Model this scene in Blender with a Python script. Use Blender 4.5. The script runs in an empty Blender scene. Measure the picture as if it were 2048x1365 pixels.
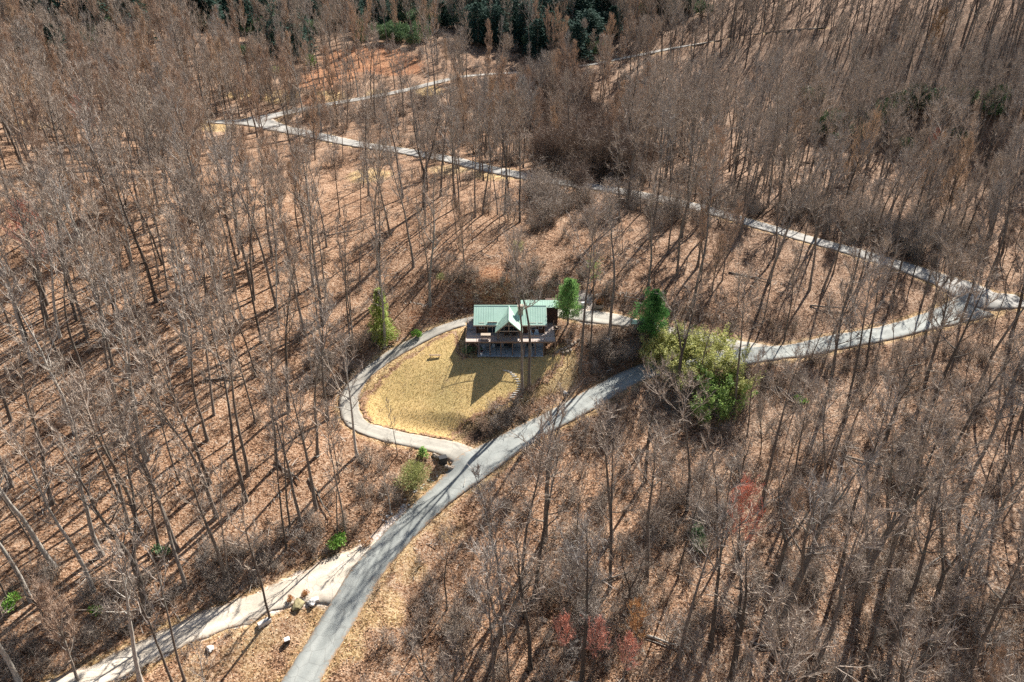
import bpy, math, random
import numpy as np
from mathutils import Vector, Matrix

# ------------------------------------------------------------------ camera, world, sun, exposure
scene = bpy.context.scene
F_PX, PITCH = 1400.0, math.radians(27.4)
CAM = (0.0, -101.0, 55.15)
cam_data = bpy.data.cameras.new('camera')
cam_data.sensor_width = 36.0
cam_data.lens = F_PX / 2048 * 36
cam_data.clip_start, cam_data.clip_end = 1.0, 9000.0
cam = bpy.data.objects.new('camera', cam_data)
scene.collection.objects.link(cam)
cam.location = CAM
cam.rotation_euler = (math.pi / 2 - PITCH, 0, 0)
scene.camera = cam

SUN_AZ = math.radians(32.0)      # to the right of straight ahead (+Y towards +X)
SUN_EL = math.radians(42.0)
world = bpy.data.worlds.new('World')
scene.world = world
world.use_nodes = True
wn = world.node_tree.nodes
wl = world.node_tree.links
wn.clear()
sky = wn.new('ShaderNodeTexSky')
sky.sky_type = 'NISHITA'
sky.sun_disc = False
sky.sun_elevation = SUN_EL
sky.sun_rotation = SUN_AZ
bg = wn.new('ShaderNodeBackground')
bg.inputs['Strength'].default_value = 0.05
wo = wn.new('ShaderNodeOutputWorld')
wl.new(sky.outputs[0], bg.inputs[0])
wl.new(bg.outputs[0], wo.inputs[0])
sd = bpy.data.lights.new('sun', 'SUN')
sd.energy = 5.0
sd.angle = math.radians(0.5)
sd.color = (1.0, 0.95, 0.89)
sun = bpy.data.objects.new('sun', sd)
scene.collection.objects.link(sun)
sun_dir = Vector((math.sin(SUN_AZ) * math.cos(SUN_EL), math.cos(SUN_AZ) * math.cos(SUN_EL), math.sin(SUN_EL)))
sun.rotation_euler = sun_dir.to_track_quat('Z', 'Y').to_euler()
sun.location = (60, 90, 120)
scene.view_settings.view_transform = 'Standard'
scene.view_settings.look = 'None'
scene.view_settings.exposure = 1.18
scene.view_settings.gamma = 1.0
scene.cycles.max_bounces = 5
scene.cycles.diffuse_bounces = 2
scene.cycles.glossy_bounces = 2
scene.cycles.use_denoising = False

rng = random.Random(7)
nrg = np.random.default_rng(11)
COL = scene.collection
SP, CP = math.sin(PITCH), math.cos(PITCH)

# ------------------------------------------------------------------ pixel helpers (photo pixels, 2048 wide)
def ray(px, py):
    u, v = (px - 1024) / F_PX, (682.5 - py) / F_PX
    return np.array([u, CP + v * SP, -SP + v * CP])

def at_z(px, py, z):
    r = ray(px, py)
    t = (z - CAM[2]) / r[2]
    return (r[0] * t, CAM[1] + r[1] * t)

def project(x, y, z):
    x, y, z = np.asarray(x, float), np.asarray(y, float) - CAM[1], np.asarray(z, float) - CAM[2]
    d = y * CP - z * SP
    d = np.where(np.abs(d) < .1, .1, d)
    return 1024 + F_PX * x / d, 682.5 - F_PX * (y * SP + z * CP) / d, d

# ------------------------------------------------------------------ terrain
PIX = [(820,760,-1.8),(730,850,-4.5),(900,880,-5.8),(700,800,-3.5),(790,705,-.3),(900,652,1.9),
 (1200,632,3),(1300,652,2.4),(1280,745,-2.6),(1100,845,-5),(930,930,-6.7),(1160,750,-2.2),(1170,690,.8),
 (980,560,7.2),(1000,500,9.6),(1000,400,12.2),(1000,345,13),(850,200,18),(500,240,16.5),(1150,290,8.5),
 (1200,378,11.5),(1050,145,22),(1600,60,38),(1350,95,29),(1250,115,25.5),(1600,350,10),(1850,450,7),
 (1700,200,21),(1950,220,23),(2000,60,42),(1700,680,0),(1950,600,3),(1700,500,6.5),(1500,560,5.5),
 (1300,540,7.2),(1500,800,-3.5),(1800,900,-4),(1300,950,-7.5),(1600,1250,-9),(2000,1250,-7),(1100,1250,-12),
 (850,1250,-13.5),(628,1320,-14),(772,1100,-10.5),(300,1200,-9),(0,1330,-8),(400,1000,-5.5),(100,1000,-2.5),
 (600,900,-4.2),(500,700,2.4),(200,700,5),(0,600,8.5),(700,550,6.2),(400,450,11.5),(90,400,18),(700,400,11),
 (300,300,15.5),(100,220,22),(0,150,27),(300,130,27),(640,160,23),(700,60,34),(900,55,35),(1040,50,35),
 (400,40,38),(100,30,43),(1200,40,38),(560,1180,-11.5),(400,1262,-12)]
ctrl = []
for px, py, z in PIX:
    x, y = at_z(px, py, z)
    ctrl.append((x, y, z))
ctrl += [(-8,0,0),(8,-.5,-.3),(0,-1,0),(0,10,3),(9,9,2.6),(-8.5,8.5,2.3),(0,450,62),(-250,430,66),(260,430,66),
         (0,640,95),(-380,640,100),(380,640,100),(0,-85,-19),(-60,-90,-17),(60,-90,-17),(-330,200,40),(330,200,32),(0,-130,-24)]
ctrl = np.array(ctrl)
def _tps(r2): return np.where(r2 > 1e-9, .5 * r2 * np.log(np.maximum(r2, 1e-9)), 0)
S = 100.0
_P = ctrl[:, :2] / S
_n = len(_P)
_K = _tps(((_P[:, None] - _P[None]) ** 2).sum(-1)) + np.eye(_n) * 1e-4
_A = np.zeros((_n + 3, _n + 3))
_A[:_n, :_n] = _K
_A[:_n, _n] = 1; _A[:_n, _n+1:] = _P
_A[_n, :_n] = 1; _A[_n+1:, :_n] = _P.T
_w = np.linalg.solve(_A, np.concatenate([ctrl[:, 2], [0, 0, 0]]))

def _hash(ix, iy, s):
    h = np.sin(ix * 127.1 + iy * 311.7 + s * 74.7) * 43758.5453
    return h - np.floor(h)
def vnoise(x, y, f, s=0):
    x, y = x * f, y * f
    ix, iy = np.floor(x), np.floor(y)
    fx, fy = x - ix, y - iy
    fx, fy = fx*fx*(3-2*fx), fy*fy*(3-2*fy)
    a, b = _hash(ix, iy, s), _hash(ix+1, iy, s)
    c, d = _hash(ix, iy+1, s), _hash(ix+1, iy+1, s)
    return (a*(1-fx)+b*fx)*(1-fy) + (c*(1-fx)+d*fx)*fy - .5

def base_z(x, y):
    x = np.asarray(x, float); y = np.asarray(y, float)
    xc, yc = np.clip(x, -420, 420), np.clip(y, -140, 680)
    z = np.zeros(x.shape)
    for i in range(_n):
        z += _w[i] * _tps((xc/S - _P[i,0])**2 + (yc/S - _P[i,1])**2)
    z += _w[_n] + _w[_n+1]*xc/S + _w[_n+2]*yc/S
    z += vnoise(x, y, .045, 1)*1.6 + vnoise(x, y, .14, 2)*.7
    return z

def hit(px, py, zf):
    r = ray(px, py)
    t = np.linspace(20, 620, 1201)
    X, Y, Z = r[0]*t, CAM[1]+r[1]*t, CAM[2]+r[2]*t
    g = Z - zf(X, Y)
    k = np.argmax(g < 0)
    if g[k] >= 0: k = len(t) - 1
    k = max(k, 1)
    f = g[k-1] / (g[k-1] - g[k] + 1e-9)
    tt = t[k-1] + f * (t[k] - t[k-1])
    return r[0]*tt, CAM[1]+r[1]*tt

def smooth_path(pts, step=1.5, width=None):
    P = [np.array(p, float) for p in pts]
    out = []
    for i in range(len(P)-1):
        p0, p1, p2, p3 = P[max(i-1,0)], P[i], P[i+1], P[min(i+2, len(P)-1)]
        n = max(2, int(np.linalg.norm(p2[:2]-p1[:2]) / step))
        for k in range(n):
            t = k / n
            out.append(.5*((2*p1)+(-p0+p2)*t+(2*p0-5*p1+4*p2-p3)*t*t+(-p0+3*p1-3*p2+p3)*t**3))
    out.append(P[-1])
    return np.array(out)

# road centrelines: px, py, width in metres
MAIN_A = [(560,1440,4.1),(628,1320,4.0),(700,1200,4.0),(772,1100,4.1),(850,1020,4.2),(905,972,4.4),(955,928,5.6),(1010,893,5.0),(1080,852,4.4),
        (1160,813,4.4),(1220,778,4.3),(1270,752,4.2),(1310,738,4.2),(1370,728,4.0),(1450,722,4.0),(1530,712,4.0),(1600,700,4.4),(1680,686,4.6),(1760,668,4.4),(1830,652,4.5),(1890,634,5.8),(1950,612,7.5)]
MAIN_B = [(2048,604,5.5),(1985,600,7.5),(1930,580,8.5),(1870,556,6.2),(1800,532,5.6),
        (1700,503,4.9),(1600,474,4.8),(1500,444,4.7),(1400,416,5.0),(1300,394,5.0),(1200,378,5.0),(1100,361,5.2),(1000,343,5.4),(900,320,5.6),(800,302,5.8),
        (700,286,6.2),(620,270,6.6),(560,257,7.5),(510,247,10.0),(460,243,7.5),(415,243,4.0)]
MAIN_C = [(505,240,8.0),(555,230,6.5),(640,212,5.6),(720,199,5.0),(800,184,4.8),(870,166,4.6),(940,152,4.4),(1050,144,4.2),(1150,134,4.2),(1250,116,4.6),(1350,96,5.2),(1450,78,5.4),(1560,62,5.4),(1640,56,4.8)]
DRIVE = [(935,915,4.2),(900,899,3.6),(860,890,3.0),(800,878,3.0),(750,865,3.0),(712,848,3.0),(699,818,2.9),(703,785,2.8),(730,750,2.8),(785,708,2.8),
         (840,677,2.8),(890,655,2.8),(935,640,2.9),(980,626,3.0),(1080,622,3.0),(1150,628,4.5),(1200,634,5.0),(1260,644,3.4),(1330,660,3.2),(1400,672,3.2),(1480,690,3.2),(1560,706,3.4)]
GRAVEL = [(60,1400,3.6),(150,1362,3.6),(240,1328,3.6),(320,1294,3.6),(400,1260,3.7),(480,1231,3.8),(550,1198,4.2),(610,1172,5.2),(665,1155,7.0),(705,1138,6.5),(735,1118,5.0),(765,1096,3.4)]
def path_from_px(pts):
    return smooth_path([(*hit(px, py, base_z), w) for px, py, w in pts], 1.5)
PATHS = {n: path_from_px(p) for n, p in dict(main_a=MAIN_A, main_b=MAIN_B, main_c=MAIN_C, drive=DRIVE, gravel=GRAVEL).items()}
_rs = []
for n, p in PATHS.items():
    z = base_z(p[:,0], p[:,1])
    k = np.ones(13) / 13
    zp = np.concatenate([np.full(6, z[0]), z, np.full(6, z[-1])])
    z = np.convolve(zp, k, 'valid')
    _rs.append(np.column_stack([p[:,0], p[:,1], z, p[:,2] / 2]))
RS = np.vstack(_rs)

def sstep(a, b, x):
    t = np.clip((x - a) / (b - a), 0, 1)
    return t*t*(3-2*t)

def road_info(x, y):
    """distance beyond the road edge and blended road height"""
    x = np.asarray(x, float).ravel(); y = np.asarray(y, float).ravel()
    D = np.empty(len(x)); Z = np.empty(len(x))
    for i in range(0, len(x), 6000):
        d2 = (x[i:i+6000,None]-RS[None,:,0])**2 + (y[i:i+6000,None]-RS[None,:,1])**2
        w = 1/(d2+4.0)**3
        Z[i:i+6000] = (w*RS[None,:,2]).sum(1)/w.sum(1)
        D[i:i+6000] = (np.sqrt(d2)-RS[None,:,3]).min(1)
    return D, Z

def ground(x, y, sunk=False):
    shp = np.shape(x)
    x = np.asarray(x, float).ravel(); y = np.asarray(y, float).ravel()
    z = base_z(x, y)
    D, Z = road_info(x, y)
    reach = 4.5 + 2*vnoise(x, y, .1, 5)
    w = 1 - sstep(.7, 1.0, np.clip((D + .0)/reach*1.0, 0, 1)*1.0)
    w = 1 - sstep(.5, reach, D)
    z = z*(1-w) + Z*w
    # the level pad dug out for the house
    dx = np.maximum(np.abs(x + .2) - 6.6, 0); dy = np.maximum(np.abs(y - 3.7) - 4.6, 0)
    pad = 1 - sstep(0, 1.3, np.hypot(dx, dy))
    z = np.where(z > -.05, z*(1-pad) + (-.05)*pad, z)
    if sunk:
        z = z - np.where(D < .3, np.where(y > 60, .3, .12), 0)
    return z.reshape(shp)

def G(x, y): return float(ground(np.array([x]), np.array([y]))[0])
def at(px, py):
    x, y = hit(px, py, ground)
    return Vector((x, y, G(x, y)))
def lattice(*segs):
    out = []
    for a, b, s in segs:
        out += list(np.arange(a, b, s))
    out.append(segs[-1][1])
    return np.array(out)

# ------------------------------------------------------------------ material kit
def mat(name):
    m = bpy.data.materials.new(name); m.use_nodes = True
    nt = m.node_tree
    b = nt.nodes['Principled BSDF']
    b.inputs['Roughness'].default_value = .85
    b.inputs['Specular IOR Level'].default_value = .25
    return m, nt, b
def N(nt, t, **kw):
    n = nt.nodes.new(t)
    for k, v in kw.items():
        if k.startswith('_'): setattr(n, k[1:], v)
        else: n.inputs[k].default_value = v
    return n
def ramp(nt, src, stops, interp='LINEAR'):
    r = nt.nodes.new('ShaderNodeValToRGB')
    cr = r.color_ramp; cr.interpolation = interp
    while len(cr.elements) < len(stops): cr.elements.new(.5)
    for e, (p, c) in zip(cr.elements, stops):
        e.position = p; e.color = (*c, 1) if len(c) == 3 else c
    nt.links.new(src, r.inputs[0])
    return r.outputs[0]
def mixc(nt, f, a, b, mode='MIX'):
    m = nt.nodes.new('ShaderNodeMix'); m.data_type = 'RGBA'; m.blend_type = mode
    for s, v in ((m.inputs[0], f), (m.inputs[6], a), (m.inputs[7], b)):
        if hasattr(v, 'links') or isinstance(v, bpy.types.NodeSocket): nt.links.new(v, s)
        elif isinstance(v, (int, float)): s.default_value = v
        else: s.default_value = (*v, 1)
    return m.outputs[2]
def mth(nt, op, a, b=None, clamp=False):
    m = nt.nodes.new('ShaderNodeMath'); m.operation = op; m.use_clamp = clamp
    for s, v in ((m.inputs[0], a), (m.inputs[1], b)):
        if v is None: continue
        if isinstance(v, bpy.types.NodeSocket): nt.links.new(v, s)
        else: s.default_value = v
    return m.outputs[0]
def noise(nt, vec, scale, detail=3, rough=.6):
    n = N(nt, 'ShaderNodeTexNoise', Scale=scale, Detail=detail, Roughness=rough)
    nt.links.new(vec, n.inputs['Vector'])
    return n.outputs['Fac']
def coords(nt, kind='Object'):
    return nt.nodes.new('ShaderNodeTexCoord').outputs[kind]
def bump(nt, b, h, strength=.5, dist=.1):
    bn = N(nt, 'ShaderNodeBump', Strength=strength, Distance=dist)
    nt.links.new(h, bn.inputs['Height']); nt.links.new(bn.outputs[0], b.inputs['Normal'])
def attr(nt, name):
    a = nt.nodes.new('ShaderNodeAttribute'); a.attribute_name = name
    return a.outputs['Fac']

def simple(name, col, rough=.8, var=.25, scale=3.0, spec=.25, metal=0, kind='Object'):
    m, nt, b = mat(name)
    v = coords(nt, kind)
    f = noise(nt, v, scale, 4)
    c = ramp(nt, f, [(.3, tuple(x*(1-var) for x in col)), (.7, tuple(min(1, x*(1+var)) for x in col))])
    nt.links.new(c, b.inputs['Base Color'])
    b.inputs['Roughness'].default_value = rough
    b.inputs['Specular IOR Level'].default_value = spec
    b.inputs['Metallic'].default_value = metal
    return m

def litter_color(nt, v):
    """dry leaves: one colour per leaf cell over clumps"""
    vo = N(nt, 'ShaderNodeTexVoronoi', Scale=5.5, Randomness=1.0); nt.links.new(v, vo.inputs['Vector'])
    sep = nt.nodes.new('ShaderNodeSeparateColor'); nt.links.new(vo.outputs['Color'], sep.inputs[0])
    fine = noise(nt, v, 3.4, 5, .75)
    t = mth(nt, 'ADD', mth(nt, 'MULTIPLY', sep.outputs[0], .42), mth(nt, 'MULTIPLY', fine, .75))
    big = noise(nt, v, .11, 3)
    t = mth(nt, 'ADD', t, mth(nt, 'MULTIPLY', mth(nt, 'SUBTRACT', big, .5), .55))
    mid = noise(nt, v, .55, 5, .7)
    t = mth(nt, 'ADD', t, mth(nt, 'MULTIPLY', mth(nt, 'SUBTRACT', mid, .5), .55))
    c = ramp(nt, t, [(.28, (.035, .021, .014)), (.43, (.14, .074, .042)), (.56, (.33, .185, .105)), (.70, (.45, .285, .18)), (.94, (.60, .45, .32))])
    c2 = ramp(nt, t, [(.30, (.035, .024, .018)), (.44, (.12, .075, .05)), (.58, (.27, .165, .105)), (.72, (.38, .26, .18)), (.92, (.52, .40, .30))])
    return c, c2, t

def make_ground_mat():
    m, nt, b = mat('leaf_litter_ground')
    v = coords(nt)
    c, c2, t = litter_color(nt, v)
    med = noise(nt, v, .35, 4)
    edge = mth(nt, 'MULTIPLY', mth(nt, 'SUBTRACT', med, .5), 1.6)
    def mask(name, sharp=2.5):
        a = mth(nt, 'ADD', attr(nt, name), mth(nt, 'MULTIPLY', edge, .5))
        return mth(nt, 'MULTIPLY', mth(nt, 'SUBTRACT', a, .35), sharp, True)
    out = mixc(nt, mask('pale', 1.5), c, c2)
    hol = noise(nt, v, .045, 4, .65)
    hol = mth(nt, 'MULTIPLY', mth(nt, 'SUBTRACT', hol, .52), 5, True)
    out = mixc(nt, mth(nt, 'MULTIPLY', hol, .55), out, ramp(nt, t, [(.3, (.03, .018, .012)), (.6, (.17, .095, .055)), (.9, (.36, .24, .16))]))
    straw = ramp(nt, t, [(.3, (.12, .075, .035)), (.5, (.42, .27, .12)), (.75, (.66, .49, .26))])
    out = mixc(nt, mask('straw'), out, straw)
    soil = ramp(nt, t, [(.3, (.10, .035, .018)), (.5, (.30, .125, .06)), (.8, (.52, .29, .16))])
    out = mixc(nt, mask('soil'), out, soil)
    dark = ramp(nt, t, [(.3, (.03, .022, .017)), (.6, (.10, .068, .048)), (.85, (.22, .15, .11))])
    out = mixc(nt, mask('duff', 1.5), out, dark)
    grav = ramp(nt, t, [(.3, (.22, .17, .13)), (.5, (.62, .52, .43)), (.75, (.85, .76, .67))])
    out = mixc(nt, mask('gravel'), out, grav)
    nt.links.new(out, b.inputs['Base Color'])
    b.inputs['Roughness'].default_value = .95
    b.inputs['Specular IOR Level'].default_value = .1
    bump(nt, b, t, .9, .35)
    return m
M = {}
M['ground'] = make_ground_mat()

def make_lawn_mat():
    m, nt, b = mat('dry_spring_lawn')
    v = coords(nt)
    f = noise(nt, v, 1.7, 6, .75); g = noise(nt, v, .16, 3); h = noise(nt, v, 5.5, 4, .8)
    green = ramp(nt, h, [(.25, (.20, .145, .05)), (.5, (.49, .37, .155)), (.8, (.72, .58, .31))])
    straw = ramp(nt, h, [(.25, (.28, .18, .07)), (.5, (.60, .42, .18)), (.8, (.82, .64, .34))])
    k = mth(nt, 'ADD', mth(nt, 'MULTIPLY', g, 2.8), mth(nt, 'MULTIPLY', f, 1.6))
    k = mth(nt, 'SUBTRACT', k, 1.6, True)
    k = mth(nt, 'ADD', k, attr(nt, 'straw'), True)
    out = mixc(nt, k, green, straw)
    c, c2, t = litter_color(nt, v)
    bare = noise(nt, v, .42, 5, .7)
    bare = mth(nt, 'MULTIPLY', mth(nt, 'SUBTRACT', bare, .56), 6, True)
    out = mixc(nt, mth(nt, 'MULTIPLY', bare, .55), out, ramp(nt, h, [(.3, (.20, .13, .07)), (.7, (.52, .39, .24))]))
    leaf = mth(nt, 'MULTIPLY', mth(nt, 'SUBTRACT', mth(nt, 'ADD', f, mth(nt, 'MULTIPLY', attr(nt, 'leafy'), .5)), .58), 5, True)
    out = mixc(nt, leaf, out, c)
    nt.links.new(out, b.inputs['Base Color'])
    b.inputs['Roughness'].default_value = .95
    b.inputs['Specular IOR Level'].default_value = .1
    bump(nt, b, h, .7, .12)
    return m
M['lawn'] = make_lawn_mat()

def make_road_mat(name, base, tracks, crack=.35, speck=.2):
    m, nt, b = mat(name)
    v = coords(nt)
    a = attr(nt, 'across')      # 0..1 across
    f = noise(nt, v, .5, 5, .65); g = noise(nt, v, 7, 4, .8)
    c = ramp(nt, f, [(.3, tuple(x*.8 for x in base)), (.7, tuple(min(.95, x*1.15) for x in base))])
    w = mth(nt, 'ABSOLUTE', mth(nt, 'SUBTRACT', mth(nt, 'ABSOLUTE', mth(nt, 'SUBTRACT', a, .5)), .22))
    w = mth(nt, 'SUBTRACT', 1, mth(nt, 'MULTIPLY', w, 7), True)
    w = mth(nt, 'MULTIPLY', w, mth(nt, 'MULTIPLY', f, 1.1), True)
    c = mixc(nt, w, c, tracks)
    cv = N(nt, 'ShaderNodeTexVoronoi', Scale=.55, _feature='DISTANCE_TO_EDGE'); dn = N(nt, 'ShaderNodeTexNoise', Scale=1.5, Detail=4)
    nt.links.new(v, dn.inputs['Vector']); nt.links.new(mixc(nt, .12, v, dn.outputs['Color'], 'ADD'), cv.inputs['Vector'])
    ck = mth(nt, 'MULTIPLY', mth(nt, 'SUBTRACT', 1, mth(nt, 'MULTIPLY', cv.outputs['Distance'], 30), True), crack)
    c = mixc(nt, ck, c, (.12, .11, .10))
    pt = noise(nt, v, .12, 2)
    c = mixc(nt, mth(nt, 'MULTIPLY', mth(nt, 'SUBTRACT', pt, .56), 4, True), c, tuple(x*.62 for x in base))
    lv = noise(nt, v, 2.2, 5, .8)
    e = mth(nt, 'MULTIPLY', mth(nt, 'ABSOLUTE', mth(nt, 'SUBTRACT', a, .5)), 2)
    le = mth(nt, 'ADD', mth(nt, 'MULTIPLY', mth(nt, 'POWER', e, 4), .28), lv)
    le = mth(nt, 'MULTIPLY', mth(nt, 'SUBTRACT', le, .66), 6, True)
    c = mixc(nt, le, c, (.40, .27, .17))
    gs = ramp(nt, g, [(.3, (1-speck,)*3), (.7, (1, 1, 1))])
    c = mixc(nt, 1.0, c, gs, 'MULTIPLY')
    nt.links.new(c, b.inputs['Base Color'])
    b.inputs['Roughness'].default_value = .9
    bump(nt, b, g, .4, .03)
    return m
M['asphalt'] = make_road_mat('weathered_asphalt', (.32, .335, .31), (.44, .45, .41))
M['asphalt_far'] = make_road_mat('pale_road', (.35, .335, .30), (.47, .445, .40), speck=.15)
M['drive'] = make_road_mat('driveway_asphalt', (.38, .355, .30), (.50, .465, .39))
M['gravel'] = make_road_mat('cream_gravel', (.62, .54, .43), (.78, .70, .59), speck=.35)

def make_bark(name, lo, hi, lich=.35):
    m, nt, b = mat(name)
    v = coords(nt)
    oi = nt.nodes.new('ShaderNodeObjectInfo')
    mp = N(nt, 'ShaderNodeMapping'); mp.inputs['Scale'].default_value = (1, 1, .18)
    nt.links.new(v, mp.inputs['Vector'])
    f = noise(nt, mp.outputs[0], 9, 4, .7); g = noise(nt, v, 1.2, 3)
    c = ramp(nt, f, [(.3, lo), (.7, hi)])
    c = mixc(nt, mth(nt, 'MULTIPLY', mth(nt, 'SUBTRACT', g, .55), 4, True), c, (.30, .31, .25))
    bri = N(nt, 'ShaderNodeMapRange'); nt.links.new(oi.outputs['Random'], bri.inputs[0])
    bri.inputs[3].default_value = .55; bri.inputs[4].default_value = 1.35
    hs = N(nt, 'ShaderNodeHueSaturation'); nt.links.new(bri.outputs[0], hs.inputs['Value']); nt.links.new(c, hs.inputs['Color'])
    nt.links.new(hs.outputs[0], b.inputs['Base Color'])
    bump(nt, b, f, .8, .05)
    return m
M['bark'] = make_bark('grey_bark', (.06, .048, .038), (.27, .225, .185))
M['bark_pale'] = make_bark('pale_bark', (.20, .18, .15), (.52, .48, .42))

def make_twig(name, c1, c2, c3, trans=0):
    m, nt, b = mat(name)
    oi = nt.nodes.new('ShaderNodeObjectInfo')
    c = ramp(nt, oi.outputs['Random'], [(0, c1), (.5, c2), (1, c3)])
    geo = nt.nodes.new('ShaderNodeNewGeometry')
    k = ramp(nt, geo.outputs['Random Per Island'], [(0, (.6, .6, .6)), (1, (1.3, 1.3, 1.3))])
    c = mixc(nt, 1.0, c, k, 'MULTIPLY')
    nt.links.new(c, b.inputs['Base Color'])
    b.inputs['Roughness'].default_value = .8
    return m
M['twig'] = make_twig('grey_tan_twigs', (.40, .335, .27), (.45, .365, .29), (.36, .32, .28))
M['twig_pink'] = make_twig('budding_twigs', (.54, .40, .28), (.50, .36, .26), (.45, .34, .26))
M['twig_vine'] = make_twig('vine_tangle', (.24, .18, .13), (.28, .20, .15), (.20, .155, .125))
M['twig_red'] = make_twig('red_buds', (.74, .38, .28), (.72, .34, .24), (.66, .36, .28))
M['twig_gold'] = make_twig('golden_twigs', (.50, .34, .17), (.52, .30, .14), (.40, .28, .16))

def make_leaf(name, lo, hi, tr=.25):
    m, nt, b = mat(name)
    geo = nt.nodes.new('ShaderNodeNewGeometry')
    v = coords(nt)
    f = noise(nt, v, .8, 3)
    t = mth(nt, 'ADD', mth(nt, 'MULTIPLY', geo.outputs['Random Per Island'], .6), mth(nt, 'MULTIPLY', f, .6))
    c = ramp(nt, t, [(.2, lo), (.9, hi)])
    nt.links.new(c, b.inputs['Base Color'])
    b.inputs['Roughness'].default_value = .55
    tl = N(nt, 'ShaderNodeBsdfTranslucent'); nt.links.new(c, tl.inputs[0])
    mx = N(nt, 'ShaderNodeMixShader', Fac=tr)
    nt.links.new(b.outputs[0], mx.inputs[1]); nt.links.new(tl.outputs[0], mx.inputs[2])
    nt.links.new(mx.outputs[0], nt.nodes['Material Output'].inputs[0])
    return m
M['leaf_pine'] = make_leaf('pine_needles', (.035, .12, .035), (.17, .36, .11), .3)
M['leaf_pine2'] = make_leaf('light_pine_needles', (.08, .20, .05), (.33, .52, .18), .35)
M['leaf_cypress'] = make_leaf('cypress_foliage', (.14, .22, .035), (.50, .57, .15), .45)
M['leaf_bamboo'] = make_leaf('bamboo_leaves', (.12, .16, .035), (.68, .66, .26), .38)
M['leaf_bamboo2'] = make_leaf('green_bamboo_leaves', (.05, .15, .03), (.38, .50, .14), .35)
M['leaf_shrub'] = make_leaf('shrub_leaves', (.08, .18, .03), (.30, .50, .10))
M['leaf_laurel'] = make_leaf('laurel_leaves', (.035, .075, .035), (.24, .34, .17), .1)
M['leaf_dark'] = make_leaf('dark_hemlock', (.02, .05, .042), (.07, .13, .095), .1)
M['leaf_olive'] = make_leaf('olive_shrub', (.15, .17, .06), (.45, .46, .18))
M['leaf_dead'] = make_leaf('dry_clinging_leaves', (.22, .09, .03), (.62, .33, .14))

for _k in ('leaf_dark', 'leaf_laurel', 'leaf_pine'):
    _b = M[_k].node_tree.nodes['Principled BSDF']; _b.inputs['Roughness'].default_value = .85; _b.inputs['Specular IOR Level'].default_value = .12
# ------------------------------------------------------------------ mesh kit
class MB:
    def __init__(s): s.v = []; s.f = []; s.m = []
    def tube(s, pts, rad, n=5, mi=0, cap=False):
        base = len(s.v); k = len(pts)
        up = Vector((.13, .31, .94))
        for i, p in enumerate(pts):
            d = (pts[min(i+1, k-1)] - pts[max(i-1, 0)])
            if d.length < 1e-6: d = Vector((0,0,1))
            d.normalize()
            a = d.cross(up)
            if a.length < .05: a = d.cross(Vector((1, 0, 0)))
            a.normalize(); b = d.cross(a)
            for j in range(n):
                t = 2*math.pi*j/n
                s.v.append(tuple(p + (a*math.cos(t) + b*math.sin(t))*rad[i]))
        for i in range(k-1):
            for j in range(n):
                j2 = (j+1) % n
                s.f.append((base+i*n+j, base+i*n+j2, base+(i+1)*n+j2, base+(i+1)*n+j)); s.m.append(mi)
        if cap:
            s.f.append(tuple(base+(k-1)*n+j for j in range(n))); s.m.append(mi)
            s.f.append(tuple(base+j for j in reversed(range(n)))); s.m.append(mi)
    def blade(s, p, q, w, mi=0, side=None):
        d = q - p
        a = d.cross(side or Vector((rng.uniform(-1,1), rng.uniform(-1,1), rng.uniform(-1,1))))
        if a.length < 1e-6: return
        a.normalize(); b = len(s.v)
        s.v += [tuple(p - a*w*.5), tuple(p + a*w*.5), tuple(q)]
        s.f.append((b, b+1, b+2)); s.m.append(mi)
    def leaf(s, c, d, n, L, W, mi=0):
        """diamond shaped leaf"""
        d = d.normalized(); a = d.cross(n)
        if a.length < 1e-4: a = d.cross(Vector((.3, .5, .8)))
        a.normalize(); b = len(s.v)
        s.v += [tuple(c), tuple(c + d*L*.5 + a*W*.5), tuple(c + d*L), tuple(c + d*L*.5 - a*W*.5)]
        s.f.append((b, b+1, b+2, b+3)); s.m.append(mi)
    def box(s, x0, x1, y0, y1, z0, z1, mi=0):
        b = len(s.v)
        s.v += [(x, y, z) for z in (z0, z1) for y in (y0, y1) for x in (x0, x1)]
        for f in ((0,2,3,1),(4,5,7,6),(0,1,5,4),(2,6,7,3),(0,4,6,2),(1,3,7,5)):
            s.f.append(tuple(b+i for i in f)); s.m.append(mi)
    def prism(s, poly, d, mi=0):
        """extrude polygon (list of Vector) by vector d"""
        b = len(s.v); n = len(poly); d = Vector(d)
        s.v += [tuple(Vector(p)) for p in poly] + [tuple(Vector(p)+d) for p in poly]
        s.f.append(tuple(b+i for i in range(n))); s.m.append(mi)
        s.f.append(tuple(b+n+i for i in reversed(range(n)))); s.m.append(mi)
        for i in range(n):
            j = (i+1) % n
            s.f.append((b+i, b+n+i, b+n+j, b+j)); s.m.append(mi)
    def mesh(s, name, mats, smooth=False):
        me = bpy.data.meshes.new(name)
        me.from_pydata(s.v, [], s.f)
        for mm in mats: me.materials.append(mm)
        if len(mats) > 1: me.polygons.foreach_set('material_index', s.m)
        if smooth: me.polygons.foreach_set('use_smooth', [True]*len(s.f))
        me.update()
        return me

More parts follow.
